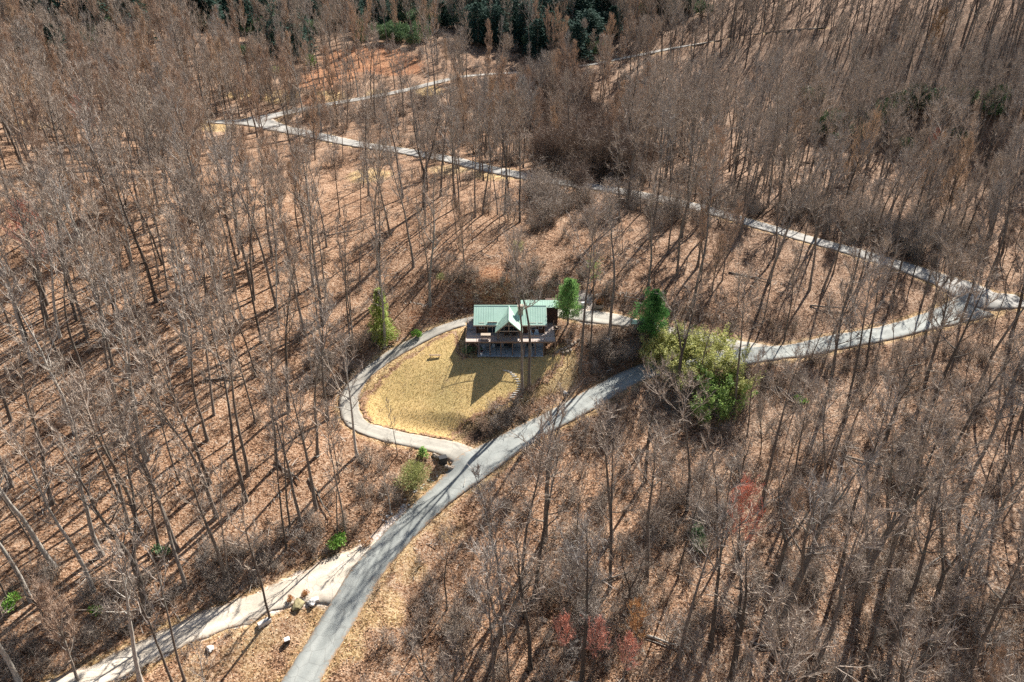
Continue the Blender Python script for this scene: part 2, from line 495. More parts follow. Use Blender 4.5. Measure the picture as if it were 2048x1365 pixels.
def link(name, me, parent=None, loc=None, **props):
    o = bpy.data.objects.new(name, me)
    COL.objects.link(o)
    if parent: o.parent = parent
    if loc is not None: o.location = loc
    for k, v in props.items(): o[k] = v
    return o
def obj(name, mb, mats, parent=None, smooth=False, **props):
    if not isinstance(mats, (list, tuple)): mats = [mats]
    return link(name, mb.mesh(name, mats, smooth), parent, **props)
def thing(name, label, cat, loc=(0,0,0), rz=0, group=None):
    o = link(name, None, None, loc, label=label, category=cat)
    o.rotation_euler = (0, 0, rz)
    if group: o['group'] = group
    return o
def bevel(o, w=.02, seg=1):
    md = o.modifiers.new('bevel', 'BEVEL'); md.width = w; md.segments = seg; md.limit_method = 'ANGLE'
    return o

# ------------------------------------------------------------------ the ground sheet
xs = lattice((-3200,-900,575),(-900,-420,80),(-420,-200,10),(-200,-90,2.5),(-90,100,1.0),(100,220,2.5),(220,420,10),(420,900,80),(900,3200,575))
ys = lattice((-2600,-500,700),(-500,-120,60),(-120,-72,3),(-72,60,1.0),(60,180,1.5),(180,360,4),(360,700,17),(700,1500,160),(1500,6000,1500))
XX, YY = np.meshgrid(xs, ys)
ZZ = ground(XX, YY, sunk=True)
nx, ny = len(xs), len(ys)
me = bpy.data.meshes.new('forest_floor')
co = np.column_stack([XX.ravel(), YY.ravel(), ZZ.ravel()]).astype('f4')
idx = np.arange(nx*ny).reshape(ny, nx)
quads = np.stack([idx[:-1,:-1], idx[:-1,1:], idx[1:,1:], idx[1:,:-1]], -1).reshape(-1, 4)
me.vertices.add(nx*ny); me.vertices.foreach_set('co', co.ravel())
me.loops.add(len(quads)*4); me.loops.foreach_set('vertex_index', quads.ravel().astype('i4'))
me.polygons.add(len(quads)); me.polygons.foreach_set('loop_start', np.arange(0, len(quads)*4, 4).astype('i4'))
me.polygons.foreach_set('use_smooth', np.ones(len(quads), bool))
me.update(); me.validate()
me.materials.append(M['ground'])
DD, _ = road_info(XX, YY)
DD = DD.reshape(XX.shape)

# lawn polygon in the photo -> on the ground
LAWN_PX = [(918,662),(900,662),(850,690),(792,727),(748,767),(722,800),(720,832),(742,855),(800,868),(868,880),(906,884),(925,858),(975,832),(1008,806),(1046,792),(1092,768),(1122,735),(1140,712),(1120,700),(1090,708),(1040,712),(960,712),(925,712)]
LAWN = np.array([hit(px, py, ground) for px, py in LAWN_PX])
def inside(poly, x, y):
    c = np.zeros(np.shape(x), bool)
    n = len(poly)
    for i in range(n):
        x0, y0 = poly[i]; x1, y1 = poly[(i+1) % n]
        k = ((y0 > y) != (y1 > y)) & (x < (x1-x0)*(y-y0)/((y1-y0) if y1 != y0 else 1e-9) + x0)
        c ^= k
    return c
def edge_dist(poly, x, y):
    d = np.full(np.shape(x), 1e9)
    n = len(poly)
    for i in range(n):
        x0, y0 = poly[i]; x1, y1 = poly[(i+1) % n]
        L2 = (x1-x0)**2 + (y1-y0)**2
        t = np.clip(((x-x0)*(x1-x0)+(y-y0)*(y1-y0))/L2, 0, 1)
        d = np.minimum(d, np.hypot(x-x0-t*(x1-x0), y-y0-t*(y1-y0)))
    return d
lawn_in = inside(LAWN, XX, YY); lawn_d = edge_dist(LAWN, XX, YY)

def spots(lst):
    a = np.zeros(XX.shape)
    for px, py, r, k in lst:
        x, y = hit(px, py, ground)
        sx = 1.0
        a = np.maximum(a, k*(1-sstep(r*.4, r, np.hypot(XX-x, (YY-y)))))
    return a
def dist_path(name, rng_=None):
    p = PATHS[name]
    if rng_: p = p[int(len(p)*rng_[0]):int(len(p)*rng_[1])]
    d = np.full(XX.shape, 1e9)
    for q in p[::2]: d = np.minimum(d, np.hypot(XX-q[0], YY-q[1]) - q[2]/2)
    return d
straw = np.maximum(np.where(lawn_in, 1, 1-sstep(.2, 2.0, lawn_d)) , (1-sstep(.3, 2.3, DD))*.62)
isl = [(470,1270),(560,1225),(640,1185),(672,1192),(650,1235),(560,1365),(300,1400),(380,1310)]
ISL = np.array([hit(px, py, ground) for px, py in isl])
straw = np.maximum(straw, np.where(inside(ISL, XX, YY), .45, 0))
straw = np.maximum(straw, spots([(830,960,5,.5),(1110,730,6,.8),(1000,348,10,.7),(900,340,9,.6),(1150,365,8,.5),(740,350,9,.7),(560,192,9,.9),(660,195,9,.8),(480,190,8,.8),(860,185,8,.9),(760,190,8,.7),(660,170,10,.4),(430,250,9,.8),(60,250,8,.6),(690,1290,4,.7),(760,1215,5,.6),(820,1140,4,.5),(900,1050,4,.5)]))
soil = spots([(720,115,22,1),(780,130,20,1),(660,150,16,1),(985,555,5,.75),(960,590,5,.6),(1010,590,4,.5),(900,580,5,.35),(640,165,12,1),(760,105,16,1),(700,130,14,.9),(800,110,12,.6),(630,200,8,.6),(1120,570,4,.4),(700,880,3,.4),(830,640,3,.6),(880,625,3,.6),(1180,780,5,.5),(1240,735,4,.6),(760,1110,2.5,.4),(1210,790,4,.4)])
gravel = spots([(1180,635,4,.8),(1165,612,3,.9),(1215,640,3,.6),(640,1172,3.5,.9),(690,1150,3.5,1),(715,1178,3.0,.95)])
dm = dist_path('main_a', (.07, .30))
side = np.where(dm < 3, 1, 0)
pa = PATHS['main_a'][int(len(PATHS['main_a'])*.06):int(len(PATHS['main_a'])*.24)]
_pz = project(pa[:,0], pa[:,1], pa[:,1]*0-9)[1]
pa = pa[(_pz < 1125)]
for q, q2 in zip(pa[:-1], pa[1:]):          # a strip of white stone on the uphill shoulder
    t = np.array([q2[0]-q[0], q2[1]-q[1]]); t /= np.hypot(*t)
    c = q[:2] + np.array([-t[1], t[0]])*(q[2]/2+.35)
    gravel = np.maximum(gravel, 1.0*(1-sstep(.5, 1.3, np.hypot(XX-c[0], YY-c[1]))))
dg = dist_path('gravel'); gravel = np.maximum(gravel, .8*(1-sstep(.0, .9, dg)))
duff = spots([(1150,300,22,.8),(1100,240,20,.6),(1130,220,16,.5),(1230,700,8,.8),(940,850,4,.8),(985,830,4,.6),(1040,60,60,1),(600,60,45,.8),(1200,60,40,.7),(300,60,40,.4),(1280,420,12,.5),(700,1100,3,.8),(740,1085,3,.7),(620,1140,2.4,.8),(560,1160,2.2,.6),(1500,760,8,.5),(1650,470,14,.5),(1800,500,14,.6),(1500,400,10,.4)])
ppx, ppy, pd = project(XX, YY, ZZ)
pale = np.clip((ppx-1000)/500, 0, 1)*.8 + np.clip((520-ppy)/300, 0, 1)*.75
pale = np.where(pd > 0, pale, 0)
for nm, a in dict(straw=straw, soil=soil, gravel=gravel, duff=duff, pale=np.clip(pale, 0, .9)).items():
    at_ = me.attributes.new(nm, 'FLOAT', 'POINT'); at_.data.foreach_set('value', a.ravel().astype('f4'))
link('ground', me, kind='structure', label='leaf covered forest floor on rolling hillside')

# ------------------------------------------------------------------ lawn sheet
def build_lawn():
    x0, y0 = LAWN.min(0)-.6; x1, y1 = LAWN.max(0)+.6
    gx, gy = np.arange(x0, x1, .25), np.arange(y0, y1, .25)
    X, Y = np.meshgrid(gx, gy)
    Z = ground(X, Y) + .05
    d = edge_dist(LAWN, X, Y); i = inside(LAWN, X, Y)
    sd_ = np.where(i, d, -d) + vnoise(X, Y, .9, 3)*.9 + vnoise(X, Y, 2.3, 4)*.4
    Dr, _ = road_info(X, Y); Dr = Dr.reshape(X.shape)
    keep = (sd_ > 0) & (Dr > .12 + .2*vnoise(X, Y, 1.5, 9))
    ix = np.arange(X.size).reshape(X.shape)
    k = keep[:-1,:-1] & keep[:-1,1:] & keep[1:,1:] & keep[1:,:-1]
    q = np.stack([ix[:-1,:-1], ix[:-1,1:], ix[1:,1:], ix[1:,:-1]], -1)[k]
    used = np.unique(q); remap = np.full(X.size, -1); remap[used] = np.arange(len(used))
    P = np.column_stack([X.ravel(), Y.ravel(), Z.ravel()])[used]
    m = bpy.data.meshes.new('lawn')
    m.from_pydata(P.tolist(), [], remap[q].tolist())
    m.polygons.foreach_set('use_smooth', [True]*len(q))
    m.materials.append(M['lawn'])
    dd = sd_.ravel()[used]
    low = sstep(-4, -17, P[:,1])
    a = m.attributes.new('straw', 'FLOAT', 'POINT'); a.data.foreach_set('value', np.clip(low*.75 + (1-sstep(0, 2.5, dd))*.6 - .1, 0, 1).astype('f4'))
    a = m.attributes.new('leafy', 'FLOAT', 'POINT'); a.data.foreach_set('value', (1-sstep(0, 1.6, dd)).astype('f4'))
    link('lawn', m, kind='structure', label='yellow green lawn inside the driveway loop')
build_lawn()

# ------------------------------------------------------------------ road ribbons
def ribbon(name, label, path, material, lift=.05, ragged=.25, seed=0, trim=None):
    p = smooth_path([tuple(q) for q in path[::1]], .5) if len(path) < 400 else path
    p = path if trim is None else path[trim[0]:trim[1]]
    # resample finely
    P = []
    for a, b in zip(p[:-1], p[1:]):
        n = max(1, int(np.hypot(*(b[:2]-a[:2]))/.6))
        for k in range(n): P.append(a + (b-a)*k/n)
    P.append(p[-1]); P = np.array(P)
    T = np.gradient(P[:,:2], axis=0); T /= np.linalg.norm(T, axis=1)[:,None] + 1e-9
    kk = np.ones(5)/5
    for c in (0, 1): T[:,c] = np.convolve(np.pad(T[:,c], 2, 'edge'), kk, 'valid')
    T /= np.linalg.norm(T, axis=1)[:,None] + 1e-9
    NN = np.column_stack([-T[:,1], T[:,0]])
    m = 9
    off = np.linspace(-1, 1, m)
    V = np.empty((len(P), m, 2))
    s = np.arange(len(P))*.6
    eL = vnoise(s, np.full(len(s), seed*7.3), .5, 1)*ragged*2 + vnoise(s, np.full(len(s), seed*3.3), 1.9, 2)*ragged
    eR = vnoise(s, np.full(len(s), seed*5.1+50), .5, 3)*ragged*2 + vnoise(s, np.full(len(s), seed*9.3+9), 1.9, 4)*ragged
    for j, o in enumerate(off):
        w = P[:,2]/2 + (np.where(o < 0, eL, eR) if abs(o) == 1 else 0)
        V[:,j,:] = P[:,:2] + NN*(o*w)[:,None]
    Z = ground(V[...,0], V[...,1]) + lift
    Z = Z - (np.abs(off) == 1)[None,:]*.02
    Vt = np.concatenate([V, Z[...,None]], -1)
    # skirts
    L = Vt[:,0].copy(); R = Vt[:,-1].copy(); L[:,2] -= .45; R[:,2] -= .45
    Vt = np.concatenate([L[:,None], Vt, R[:,None]], 1)
    mm = m + 2
    ix = np.arange(len(P)*mm).reshape(len(P), mm)
    q = np.stack([ix[:-1,:-1], ix[1:,:-1], ix[1:,1:], ix[:-1,1:]], -1).reshape(-1, 4)
    me = bpy.data.meshes.new(name); me.from_pydata(Vt.reshape(-1, 3).tolist(), [], q[:, ::-1].tolist())
    me.polygons.foreach_set('use_smooth', [True]*len(q))
    me.materials.append(material)
    ac = np.tile(np.concatenate([[0], (off+1)/2, [1]]), len(P)).astype('f4')
    a = me.attributes.new('across', 'FLOAT', 'POINT'); a.data.foreach_set('value', ac)
    link(name, me, kind='structure', label=label)
ribbon('gravel_road', 'cream gravel track joining the paved road', PATHS['gravel'], M['gravel'], .050, .5, 1)
ribbon('driveway', 'pale driveway looping round the lawn', PATHS['drive'], M['drive'], .058, .22, 2)
ribbon('road', 'narrow grey paved road climbing the hill', PATHS['main_a'], M['asphalt'], .14, .10, 3)
ribbon('road', 'paved road crossing the hill to the switchback', PATHS['main_b'], M['asphalt_far'], .11, .22, 4)
ribbon('road', 'pale gravel road above the switchback', PATHS['main_c'], M['asphalt_far'], .15, .3, 5)

# ------------------------------------------------------------------ tree prototypes
def rv(a=1.0): return Vector((rng.uniform(-a, a), rng.uniform(-a, a), rng.uniform(-a, a)))
def dirv(az, tilt): return Vector((math.sin(tilt)*math.cos(az), math.sin(tilt)*math.sin(az), math.cos(tilt)))

def wander(p, d, L, n, bend, lift=0.0):
    pts = [p.copy()]; d = d.normalized()
    for i in range(n):
        d = (d + rv(bend) + Vector((0, 0, lift))).normalized()
        pts.append(pts[-1] + d*(L/n))
    return pts

def bare_tree(H=25, r0=.2, cs=.5, nl=13, spread=3.2, sub=6, tw=7, twl=.9, tww=.035, up=.12, fork=False, bend=.05):
    """trunk (with main limbs) and crown (branches and twigs), two meshes"""
    T, C = MB(), MB()
    stems = []
    if fork:
        k = rng.uniform(.3, .5)
        p = wander(Vector((0, 0, -.6)), Vector((0, 0, 1)), H*k, 5, bend*.6)
        T.tube(p, [r0*1.5, r0*1.08, r0, r0*.97, r0*.93, r0*.9], 7)
        az = rng.uniform(0, 6.28)
        for s in (0, math.pi):
            q = wander(p[-1] - Vector((0, 0, .2)), dirv(az+s, rng.uniform(.22, .38)), H*(1-k)*rng.uniform(.85, 1), 8, bend*1.3, .05)
            rr = [r0*.72*(1-i/8*.93) for i in range(9)]
            T.tube(q, rr, 6); stems.append((q, rr, H*k, .12))
    else:
        q = wander(Vector((0, 0, -.6)), Vector((0, 0, 1)), H, 11, bend, .03)
        rr = [r0*(1.45 if i == 0 else 1.0)*(1-(i/11)**1.15*.93) for i in range(12)]
        T.tube(q, rr, 7); stems.append((q, rr, 0, cs))
    for q, rr, z0, c0 in stems:
        n = len(q)-1
        for i in range(int(nl*(.62 if fork else 1))):
            u = c0 + (.97-c0)*((i+rng.random())/nl/(.62 if fork else 1))
            u = min(u, .97)
            k = min(int(u*n), n-1); f = u*n-k
            p = q[k].lerp(q[k+1], f); r = (rr[k]*(1-f)+rr[k+1]*f)
            prof = math.sin(math.pi*min(1, max(.18, (u-c0)/(1-c0)*.8+.22)))*.75+.3
            L = spread*prof*rng.uniform(.6, 1.25)
            az = i*2.4 + rng.uniform(-.5, .5)
            tilt = (1.05 - .55*(u-c0)/(1-c0)) * rng.uniform(.75, 1.15)
            lp = wander(p, dirv(az, tilt), L, 5, .16, up)
            lr0 = max(.045, min(r*.62, .13))
            lr = [lr0*(1-t/5*.8) for t in range(6)]
            (T if lr0 > .055 else C).tube(lp, lr, 4)
            for j in range(sub):
                t = rng.uniform(.22, 1.0)*4.999
                a = int(t); sp = lp[a].lerp(lp[a+1], t-a)
                d = (lp[a+1]-lp[a]).normalized()
                sd2 = (d*.8 + rv(.75) + Vector((0, 0, up*2.4))).normalized()
                sl = L*rng.uniform(.25, .5)+.25
                spn = wander(sp, sd2, sl, 3, .2, up)
                C.tube(spn, [.038, .030, .020, .010], 3)
                for _ in range(tw):
                    t2 = rng.uniform(.1, 1.0)*2.999
                    a2 = int(t2); tp = spn[a2].lerp(spn[a2+1], t2-a2)
                    td = ((spn[a2+1]-spn[a2]).normalized()*.7 + rv(.8) + Vector((0, 0, up*2.5))).normalized()
                    C.blade(tp, tp + td*twl*rng.uniform(.4, 1.25), tww)
    return T, C

protos = []     # (kind, trunk mesh, crown mesh, material pair, joined mesh object)
pcoll = bpy.data.collections.new('forest_kinds')
def add_proto(kind, T, C, bark, twig):
    k = len(protos)
    tm = T.mesh('trunk', [bark], True); cm = C.mesh('crown', [twig])
    J = MB(); J.v = T.v + C.v; o = len(T.v)
    J.f = T.f + [tuple(i+o for i in f) for f in C.f]; J.m = [0]*len(T.f) + [1]*len(C.f)
    jm = J.mesh('bare_tree', [bark, twig])
    jo = bpy.data.objects.new('kind_%03d' % k, jm); pcoll.objects.link(jo)
    protos.append(dict(kind=kind, tm=tm, cm=cm, idx=k))
    return k
KIND = {}
def defk(name, n, **kw):
    bark, twig = kw.pop('bark'), kw.pop('twig')
    KIND[name] = [add_proto(name, *bare_tree(**{a: (b() if callable(b) else b) for a, b in kw.items()}), M[bark], M[twig]) for _ in range(n)]
U = rng.uniform
defk('tall', 8, H=25, r0=lambda: U(.19,.30), cs=lambda: U(.42,.64), nl=lambda: rng.choice([11,14,17]), spread=lambda: U(2.8,4.8), sub=7, tw=9, twl=1.0, tww=.042, bark='bark', twig='twig', bend=lambda: U(.03,.085))
defk('pale', 5, H=23, r0=lambda: U(.2,.28), cs=lambda: U(.3,.5), nl=14, spread=lambda: U(3.4,5), sub=7, tw=8, twl=1.0, tww=.04, bark='bark_pale', twig='twig', bend=lambda: U(.06,.11))
defk('fork', 5, H=24, r0=.29, nl=16, spread=lambda: U(3,4.4), sub=7, tw=9, twl=1.0, tww=.042, fork=True, bark='bark', twig='twig', bend=.08)
defk('plume', 5, H=20, r0=.20, cs=lambda: U(.18,.35), nl=22, spread=lambda: U(3.4,5), sub=10, tw=11, twl=1.3, tww=.055, up=.26, bark='bark', twig='twig_pink', bend=.07)
defk('full', 5, H=19, r0=.20, cs=lambda: U(.18,.35), nl=22, spread=lambda: U(4,5.6), sub=10, tw=10, twl=1.2, tww=.05, up=.14, bark='bark', twig='twig', bend=.09)
defk('red', 3, H=15, r0=.14, cs=.32, nl=20, spread=4.0, sub=9, tw=12, twl=.8, tww=.075, up=.2, bark='bark', twig='twig_red')
defk('gold', 2, H=14, r0=.14, cs=.28, nl=18, spread=3.4, sub=8, tw=10, twl=.8, tww=.07, up=.18, bark='bark', twig='twig_gold')
defk('pole', 3, H=15, r0=.10, cs=.4, nl=10, spread=1.8, sub=4, tw=6, twl=.7, tww=.03, up=.2, bark='bark', twig='twig')
def shrub(H, R, n, tww=.03, nt=9):
    T, C = MB(), MB()
    for i in range(n):
        az = rng.uniform(0, 6.28); t = rng.uniform(.05, .75)
        p = wander(Vector((rng.uniform(-.4,.4)*R, rng.uniform(-.4,.4)*R, -.2)), dirv(az, t), H*rng.uniform(.6, 1.1), 4, .2, .03)
        T.tube(p, [.035, .028, .02, .014, .008], 3)
        for j in range(nt):
            u = rng.uniform(.25, 1)*3.999; a = int(u); q = p[a].lerp(p[a+1], u-a)
            d = ((p[a+1]-p[a]).normalized()*.6+rv(.9)+Vector((0,0,.15))).normalized()
            L = rng.uniform(.4, 1.1)*H*.3
            e = q+d*L; C.blade(q, e, tww)
            for _ in range(3):
                s_ = q.lerp(e, rng.uniform(.2, .9)); C.blade(s_, s_+(d+rv(.9)).normalized()*L*.5, tww*.8)
    return T, C
KIND['brush'] = [add_proto('brush', *shrub(3.2, 1.6, 22), M['bark'], M['twig']) for _ in range(3)]
KIND['brush_pink'] = [add_proto('brush', *shrub(2.6, 1.4, 20), M['bark'], M['twig_pink']) for _ in range(2)]
KIND['vine'] = [add_proto('vine', *shrub(9, 3.4, 60, .07, 18), M['bark'], M['twig_vine']) for _ in range(3)]
KIND['brush_low'] = [add_proto('brush', *shrub(1.3, .9, 16, .025, 6), M['bark'], M['twig']) for _ in range(2)]
KIND['brush_big'] = [add_proto('brush', *shrub(5.5, 2.4, 34, .035, 12), M['bark'], M['twig']) for _ in range(2)]
def stick(n=5):
    T, C = MB(), MB()
    for _ in range(n):
        p = Vector((rng.uniform(-2,2), rng.uniform(-2,2), .05))
        a = rng.uniform(0, 6.28); L = rng.uniform(.8, 3.5)
        T.tube([p, p+Vector((math.cos(a)*L*.5, math.sin(a)*L*.5, .12)), p+Vector((math.cos(a)*L, math.sin(a)*L, .02))], [.05, .04, .015], 3)
        C.blade(p, p+Vector((math.cos(a+.6)*L*.5, math.sin(a+.6)*L*.5, .3)), .03)
    return T, C
KIND['sticks'] = [add_proto('sticks', *stick(), M['bark_pale'], M['twig']) for _ in range(3)]
ALL_KINDS = {k: v for k, v in KIND.items()}

# ------------------------------------------------------------------ traced trees (px of the base, kind, height m, label or None)
TR = [
 (1045,783,'tall',27,'tall forked tree standing in front of the green roofed house'),
 (1058,780,'tall',26,'second tall trunk close beside the one in front of the house'),
 (1160,742,'tall',29,'tall dark tree right of the house casting long shadows across the slope'),
 (1181,722,'pole',26,'slim pale tree just behind the tall dark tree right of the house'),
 (1219,670,'tall',26,'straight dark tree between the two green pines by the driveway'),
 (715,912,'pale',21,'bare tree leaning over the sharp bend of the looping driveway'),
 (690,1064,'pole',22,'thin leaning tree on the bank above the paved road'),
 (540,1240,'pole',23,'lone slim pole tree beside the stone at the gravel track'),
 (370,1172,'tall',24,None),(345,1365,'pole',22,'slender tree rising from the lower edge of the gravel track'),
 (370,1362,'pole',23,'thin straight tree on the straw verge below the gravel track'),
 (108,1134,'pale',24,None),(187,1182,'pale',23,None),(205,1110,'pale',22,None),(282,1067,'tall',25,None),(355,1099,'tall',24,None),
 (327,847,'tall',23,None),(272,805,'pale',23,None),(292,765,'tall',23,None),(492,1002,'tall',27,None),(496,950,'tall',27,None),
 (434,1034,'tall',25,None),(455,1170,'tall',22,None),(460,1172,'pole',20,None),(572,1097,'pole',23,None),(602,1050,'tall',22,None),(632,1017,'tall',22,None),
 (580,1052,'pole',22,None),(555,932,'tall',24,None),(635,912,'tall',24,None),(125,740,'tall',22,None),(257,1047,'tall',20,None),(317,1092,'fork',14,None),
 (62,1202,'pale',23,None),(20,1207,'pole',16,None),(280,1364,'pale',21,None),(155,1362,'plume',14,None),(22,842,'tall',23,None),(105,1007,'tall',23,None),
 (150,867,'pale',24,None),(240,1002,'tall',22,None),(65,1092,'pole',18,None),(510,847,'pole',22,None),(420,967,'tall',24,None),(360,967,'pole',20,None),
 (37,1364,'pale',22,None),(655,840,'tall',22,None),(675,1065,'pole',15,None),
 # right lower forest
 (1039,1192,'tall',25,None),(1069,1192,'tall',24,None),(1089,1080,'fork',24,'many stemmed dark tree in front of the paved road below the lawn'),
 (1224,1082,'tall',23,None),(1294,1162,'tall',24,None),(1356,1157,'pole',20,None),(1421,1297,'tall',24,None),(1459,1372,'fork',24,None),
 (1561,1252,'fork',24,None),(1624,1365,'tall',24,None),(1676,1157,'tall',26,None),(1724,1157,'fork',24,None),(1779,1117,'tall',25,None),
 (1644,832,'tall',26,None),(1689,847,'tall',26,None),(1469,832,'tall',24,'tall dark tree rising behind the lower end of the bamboo grove'),(1846,852,'tall',26,None),(1879,952,'tall',25,None),(1999,962,'tall',25,None),
 (1519,1032,'tall',24,None),(1714,1222,'fork',23,None),(1764,1162,'tall',23,None),(1904,1162,'pale',22,None),(1164,1360,'tall',24,None),(1834,1364,'tall',22,None),
 (1949,787,'tall',26,None),(2024,772,'tall',27,None),(1434,1132,'pole',22,None),(1374,1022,'tall',22,None),(1352,790,'fork',20,'bare forked tree growing out of the near end of the bamboo grove'),(1395,775,'pole',18,None),
 (1170,905,'pole',9,None),(1228,892,'pole',9,None),(795,910,'pole',10,'thin twin stemmed sapling at the foot of the driveway bend'),(980,1150,'pole',14,None),(985,1330,'fork',20,None),(850,1345,'pole',12,None),
 (1470,1135,'red',13,'tree with salmon red budding crown among grey trees right of the road'),
 (1130,1325,'red',7,'salmon twigged sapling left of the other reddish one at the bottom edge'),(1185,1345,'red',8,'red twigged sapling near the bottom edge of the forest'),(1270,1310,'gold',8,'small golden brown tree low on the forest slope right of the road'),(1245,1365,'red',7,'pinkish red bush sized maple at the bottom edge'),
 (90,585,'red',15,'pinkish red crowned tree on the hillside at the left edge'),(185,300,'red',12,'rusty red topped tree below the upper left forest'),
 (1860,330,'red',9,'small crimson twigged tree on the upper right slope'),(1855,125,'gold',14,'orange tinged tree high on the upper right ridge'),
 # upper left
 (85,390,'tall',25,None),(470,265,'tall',22,None),(515,275,'tall',24,None),(394,290,'tall',22,None),(520,270,'pole',22,None),(180,258,'fork',22,None),
 (870,205,'tall',26,'tall dark spire like trunk beside the upper road'),(620,430,'tall',22,None),(470,425,'tall',22,None),(452,415,'tall',22,None),(508,600,'tall',23,None),
 (827,535,'tall',24,None),(755,535,'tall',24,None),(860,610,'pale',24,'pale trunked tree on the slope above the driveway and conical evergreen'),(325,530,'tall',22,None),(240,680,'tall',23,None),(175,675,'tall',23,None),
 (700,680,'pole',24,None),(645,650,'tall',24,None),(610,670,'tall',23,None),(430,680,'tall',24,None),(370,680,'pale',22,None),(120,675,'pale',22,None),(55,680,'tall',22,None),
 (920,440,'tall',22,None),(950,435,'tall',22,None),(965,430,'tall',21,None),(995,430,'pole',21,None),(1010,428,'tall',21,None),(850,450,'tall',22,None),(780,470,'tall',22,None),(680,435,'pole',20,None),
 (705,680,'pole',22,None),(560,255,'pole',14,None),
 # upper right
 (1169,672,'pole',24,None),(1296,582,'tall',23,None),(1374,255,'tall',22,None),(1419,255,'tall',23,None),(1559,255,'tall',24,None),(1591,255,'tall',24,None),(1894,455,'tall',26,None),
 (1969,520,'tall',25,None),(1999,475,'tall',25,None),(1386,607,'tall',25,None),(1524,650,'pole',20,None),(1619,580,'tall',22,None),(1646,580,'tall',22,None),(1354,550,'tall',22,None),
 (1479,475,'tall',23,None),(1484,450,'tall',23,None),(1061,460,'tall',22,None),(1039,445,'tall',22,None),(1239,445,'tall',22,None),(1784,325,'tall',23,None),(1689,340,'tall',23,None),
 (1739,520,'tall',23,None),(1629,480,'tall',22,None),(1774,500,'tall',22,None),(1834,500,'tall',22,None),(1860,640,'fork',18,None),(1920,650,'fork',16,'forked tree in front of the right hand switchback'),
 (1340,380,'tall',22,None),(1500,330,'tall',22,None),(1650,300,'tall',22,None),(1720,420,'tall',22,None),(2010,330,'tall',22,None),(1950,300,'tall',22,None),
 (1135,735,'pole',9,None),(760,640,'pole',12,None)]

placed = []     # dict(x,y,kind idx,scale,rz,tilt,label)
def too_close(x, y, r):
    return any((p['x']-x)**2+(p['y']-y)**2 < r*r for p in placed)
baseH = dict(tall=25, pale=23, fork=24, plume=20, full=19, red=15, gold=14, pole=15)
for px, py, kind, h, lab in TR:
    if py > 1364:
        p = hit(px, py, ground)
    else: p = hit(px, py, ground)
    placed.append(dict(x=p[0], y=p[1], k=rng.choice(KIND[kind]), kind=kind, h=h, s=h/baseH[kind]*1.0, lab=lab, traced=True))


# ------------------------------------------------------------------ the rest of the forest by region
def dens(px, py):
    """(spacing, kinds) of the wood by where it grows; regions read off the photo"""
    if py < 150 and px < 1250: return 5.4, ['plume']*3+['full']*3+['tall']*3+['pole']
    if px < 620 and py < 420: return 5.6, ['plume']*4+['full']*2+['pale']*2+['tall']*3+['pole']
    if px < 700 and py < 700: return 5.3, ['tall']*7+['pale']*3+['plume']*2+['full']*1+['pole']*1
    if px < 900: return 6.2, ['tall']*7+['pale']*2+['fork']+['pole']*2
    if py < 340 and px < 1300: return 5.4, ['plume']*4+['full']*4+['tall']*2
    if py < 420: return 5.4, ['tall']*8+['full']*1+['pole']*3
    if py < 700: return 5.5, ['tall']*7+['full']*1+['pole']*3+['plume']
    return 5.5, ['tall']*5+['fork']*3+['full']*3+['pole']*4+['plume']*2
cell = {}
def near(x, y, r):
    R = int(math.ceil(r/4)); cx, cy = int(x//4), int(y//4)
    for i in range(cx-R, cx+R+1):
        for j in range(cy-R, cy+R+1):
            for a, b in cell.get((i, j), ()):
                if (a-x)**2+(b-y)**2 < r*r: return True
    return False
def reg(x, y): cell.setdefault((int(x//4), int(y//4)), []).append((x, y))

cand = []
for _ in range(60000):
    y = -75 + (rng.random()**.85)*470
    hw = (y + 101)*.86 + 32
    cand.append((rng.uniform(-hw, hw), y))
cand = np.array(cand)
cz = ground(cand[:,0], cand[:,1]); cd, _ = road_info(cand[:,0], cand[:,1])
cpx, cpy, cpd = project(cand[:,0], cand[:,1], cz)
cl = inside(LAWN, cand[:,0], cand[:,1]); cle = edge_dist(LAWN, cand[:,0], cand[:,1])
cisl = inside(ISL, cand[:,0], cand[:,1])
H_BOX = np.array([(-8.2, -1), (8.2, -1), (8.2, 9), (-8.2, 9)])
_m = PATHS['main_a']; ROAD_OPEN = _m[int(len(_m)*.03):int(len(_m)*.34)]
def shades(x, y, z, h):
    """what this tree's shadow would fall on: 2 lawn or house, 1 the open lower road"""
    res = 0
    for f in (.2, .35, .5, .62, .74, .86, .97):
        zt = z + h*f
        gx, gy, gz = x, y, z
        for _ in range(3):
            L = (zt-gz)/math.tan(SUN_EL)
            gx, gy = x - math.sin(SUN_AZ)*L, y - math.cos(SUN_AZ)*L
            if abs(gx) > 60 or not -75 < gy < 40: break
            gz = float(base_z(np.array([gx]), np.array([gy]))[0])
        a = np.array([gx]); b = np.array([gy])
        if inside(LAWN, a, b)[0] or inside(H_BOX, a, b)[0]: return 2
        if np.hypot(ROAD_OPEN[:,0]-gx, ROAD_OPEN[:,1]-gy).min() < 3.2: res = 1
    return res
def _pts(poly, n=6):
    out = []
    for a, b in zip(poly[:-1], poly[1:]):
        for k in range(n): out.append((a[0]+(b[0]-a[0])*k/n, a[1]+(b[1]-a[1])*k/n))
    return out
PROT = []      # px, py, chance to refuse a crown there, chance to refuse a trunk there
for q in _pts(MAIN_A[:13]): PROT.append((*q, .97, .8))
for q in _pts(MAIN_A[12:16]): PROT.append((*q, .2, .05))
for q in _pts(MAIN_A[16:]): PROT.append((*q, .75, .1))
for q in _pts(MAIN_B): PROT.append((*q, .88, .15))
for q in _pts(MAIN_C[:8]): PROT.append((*q, .8, .15))
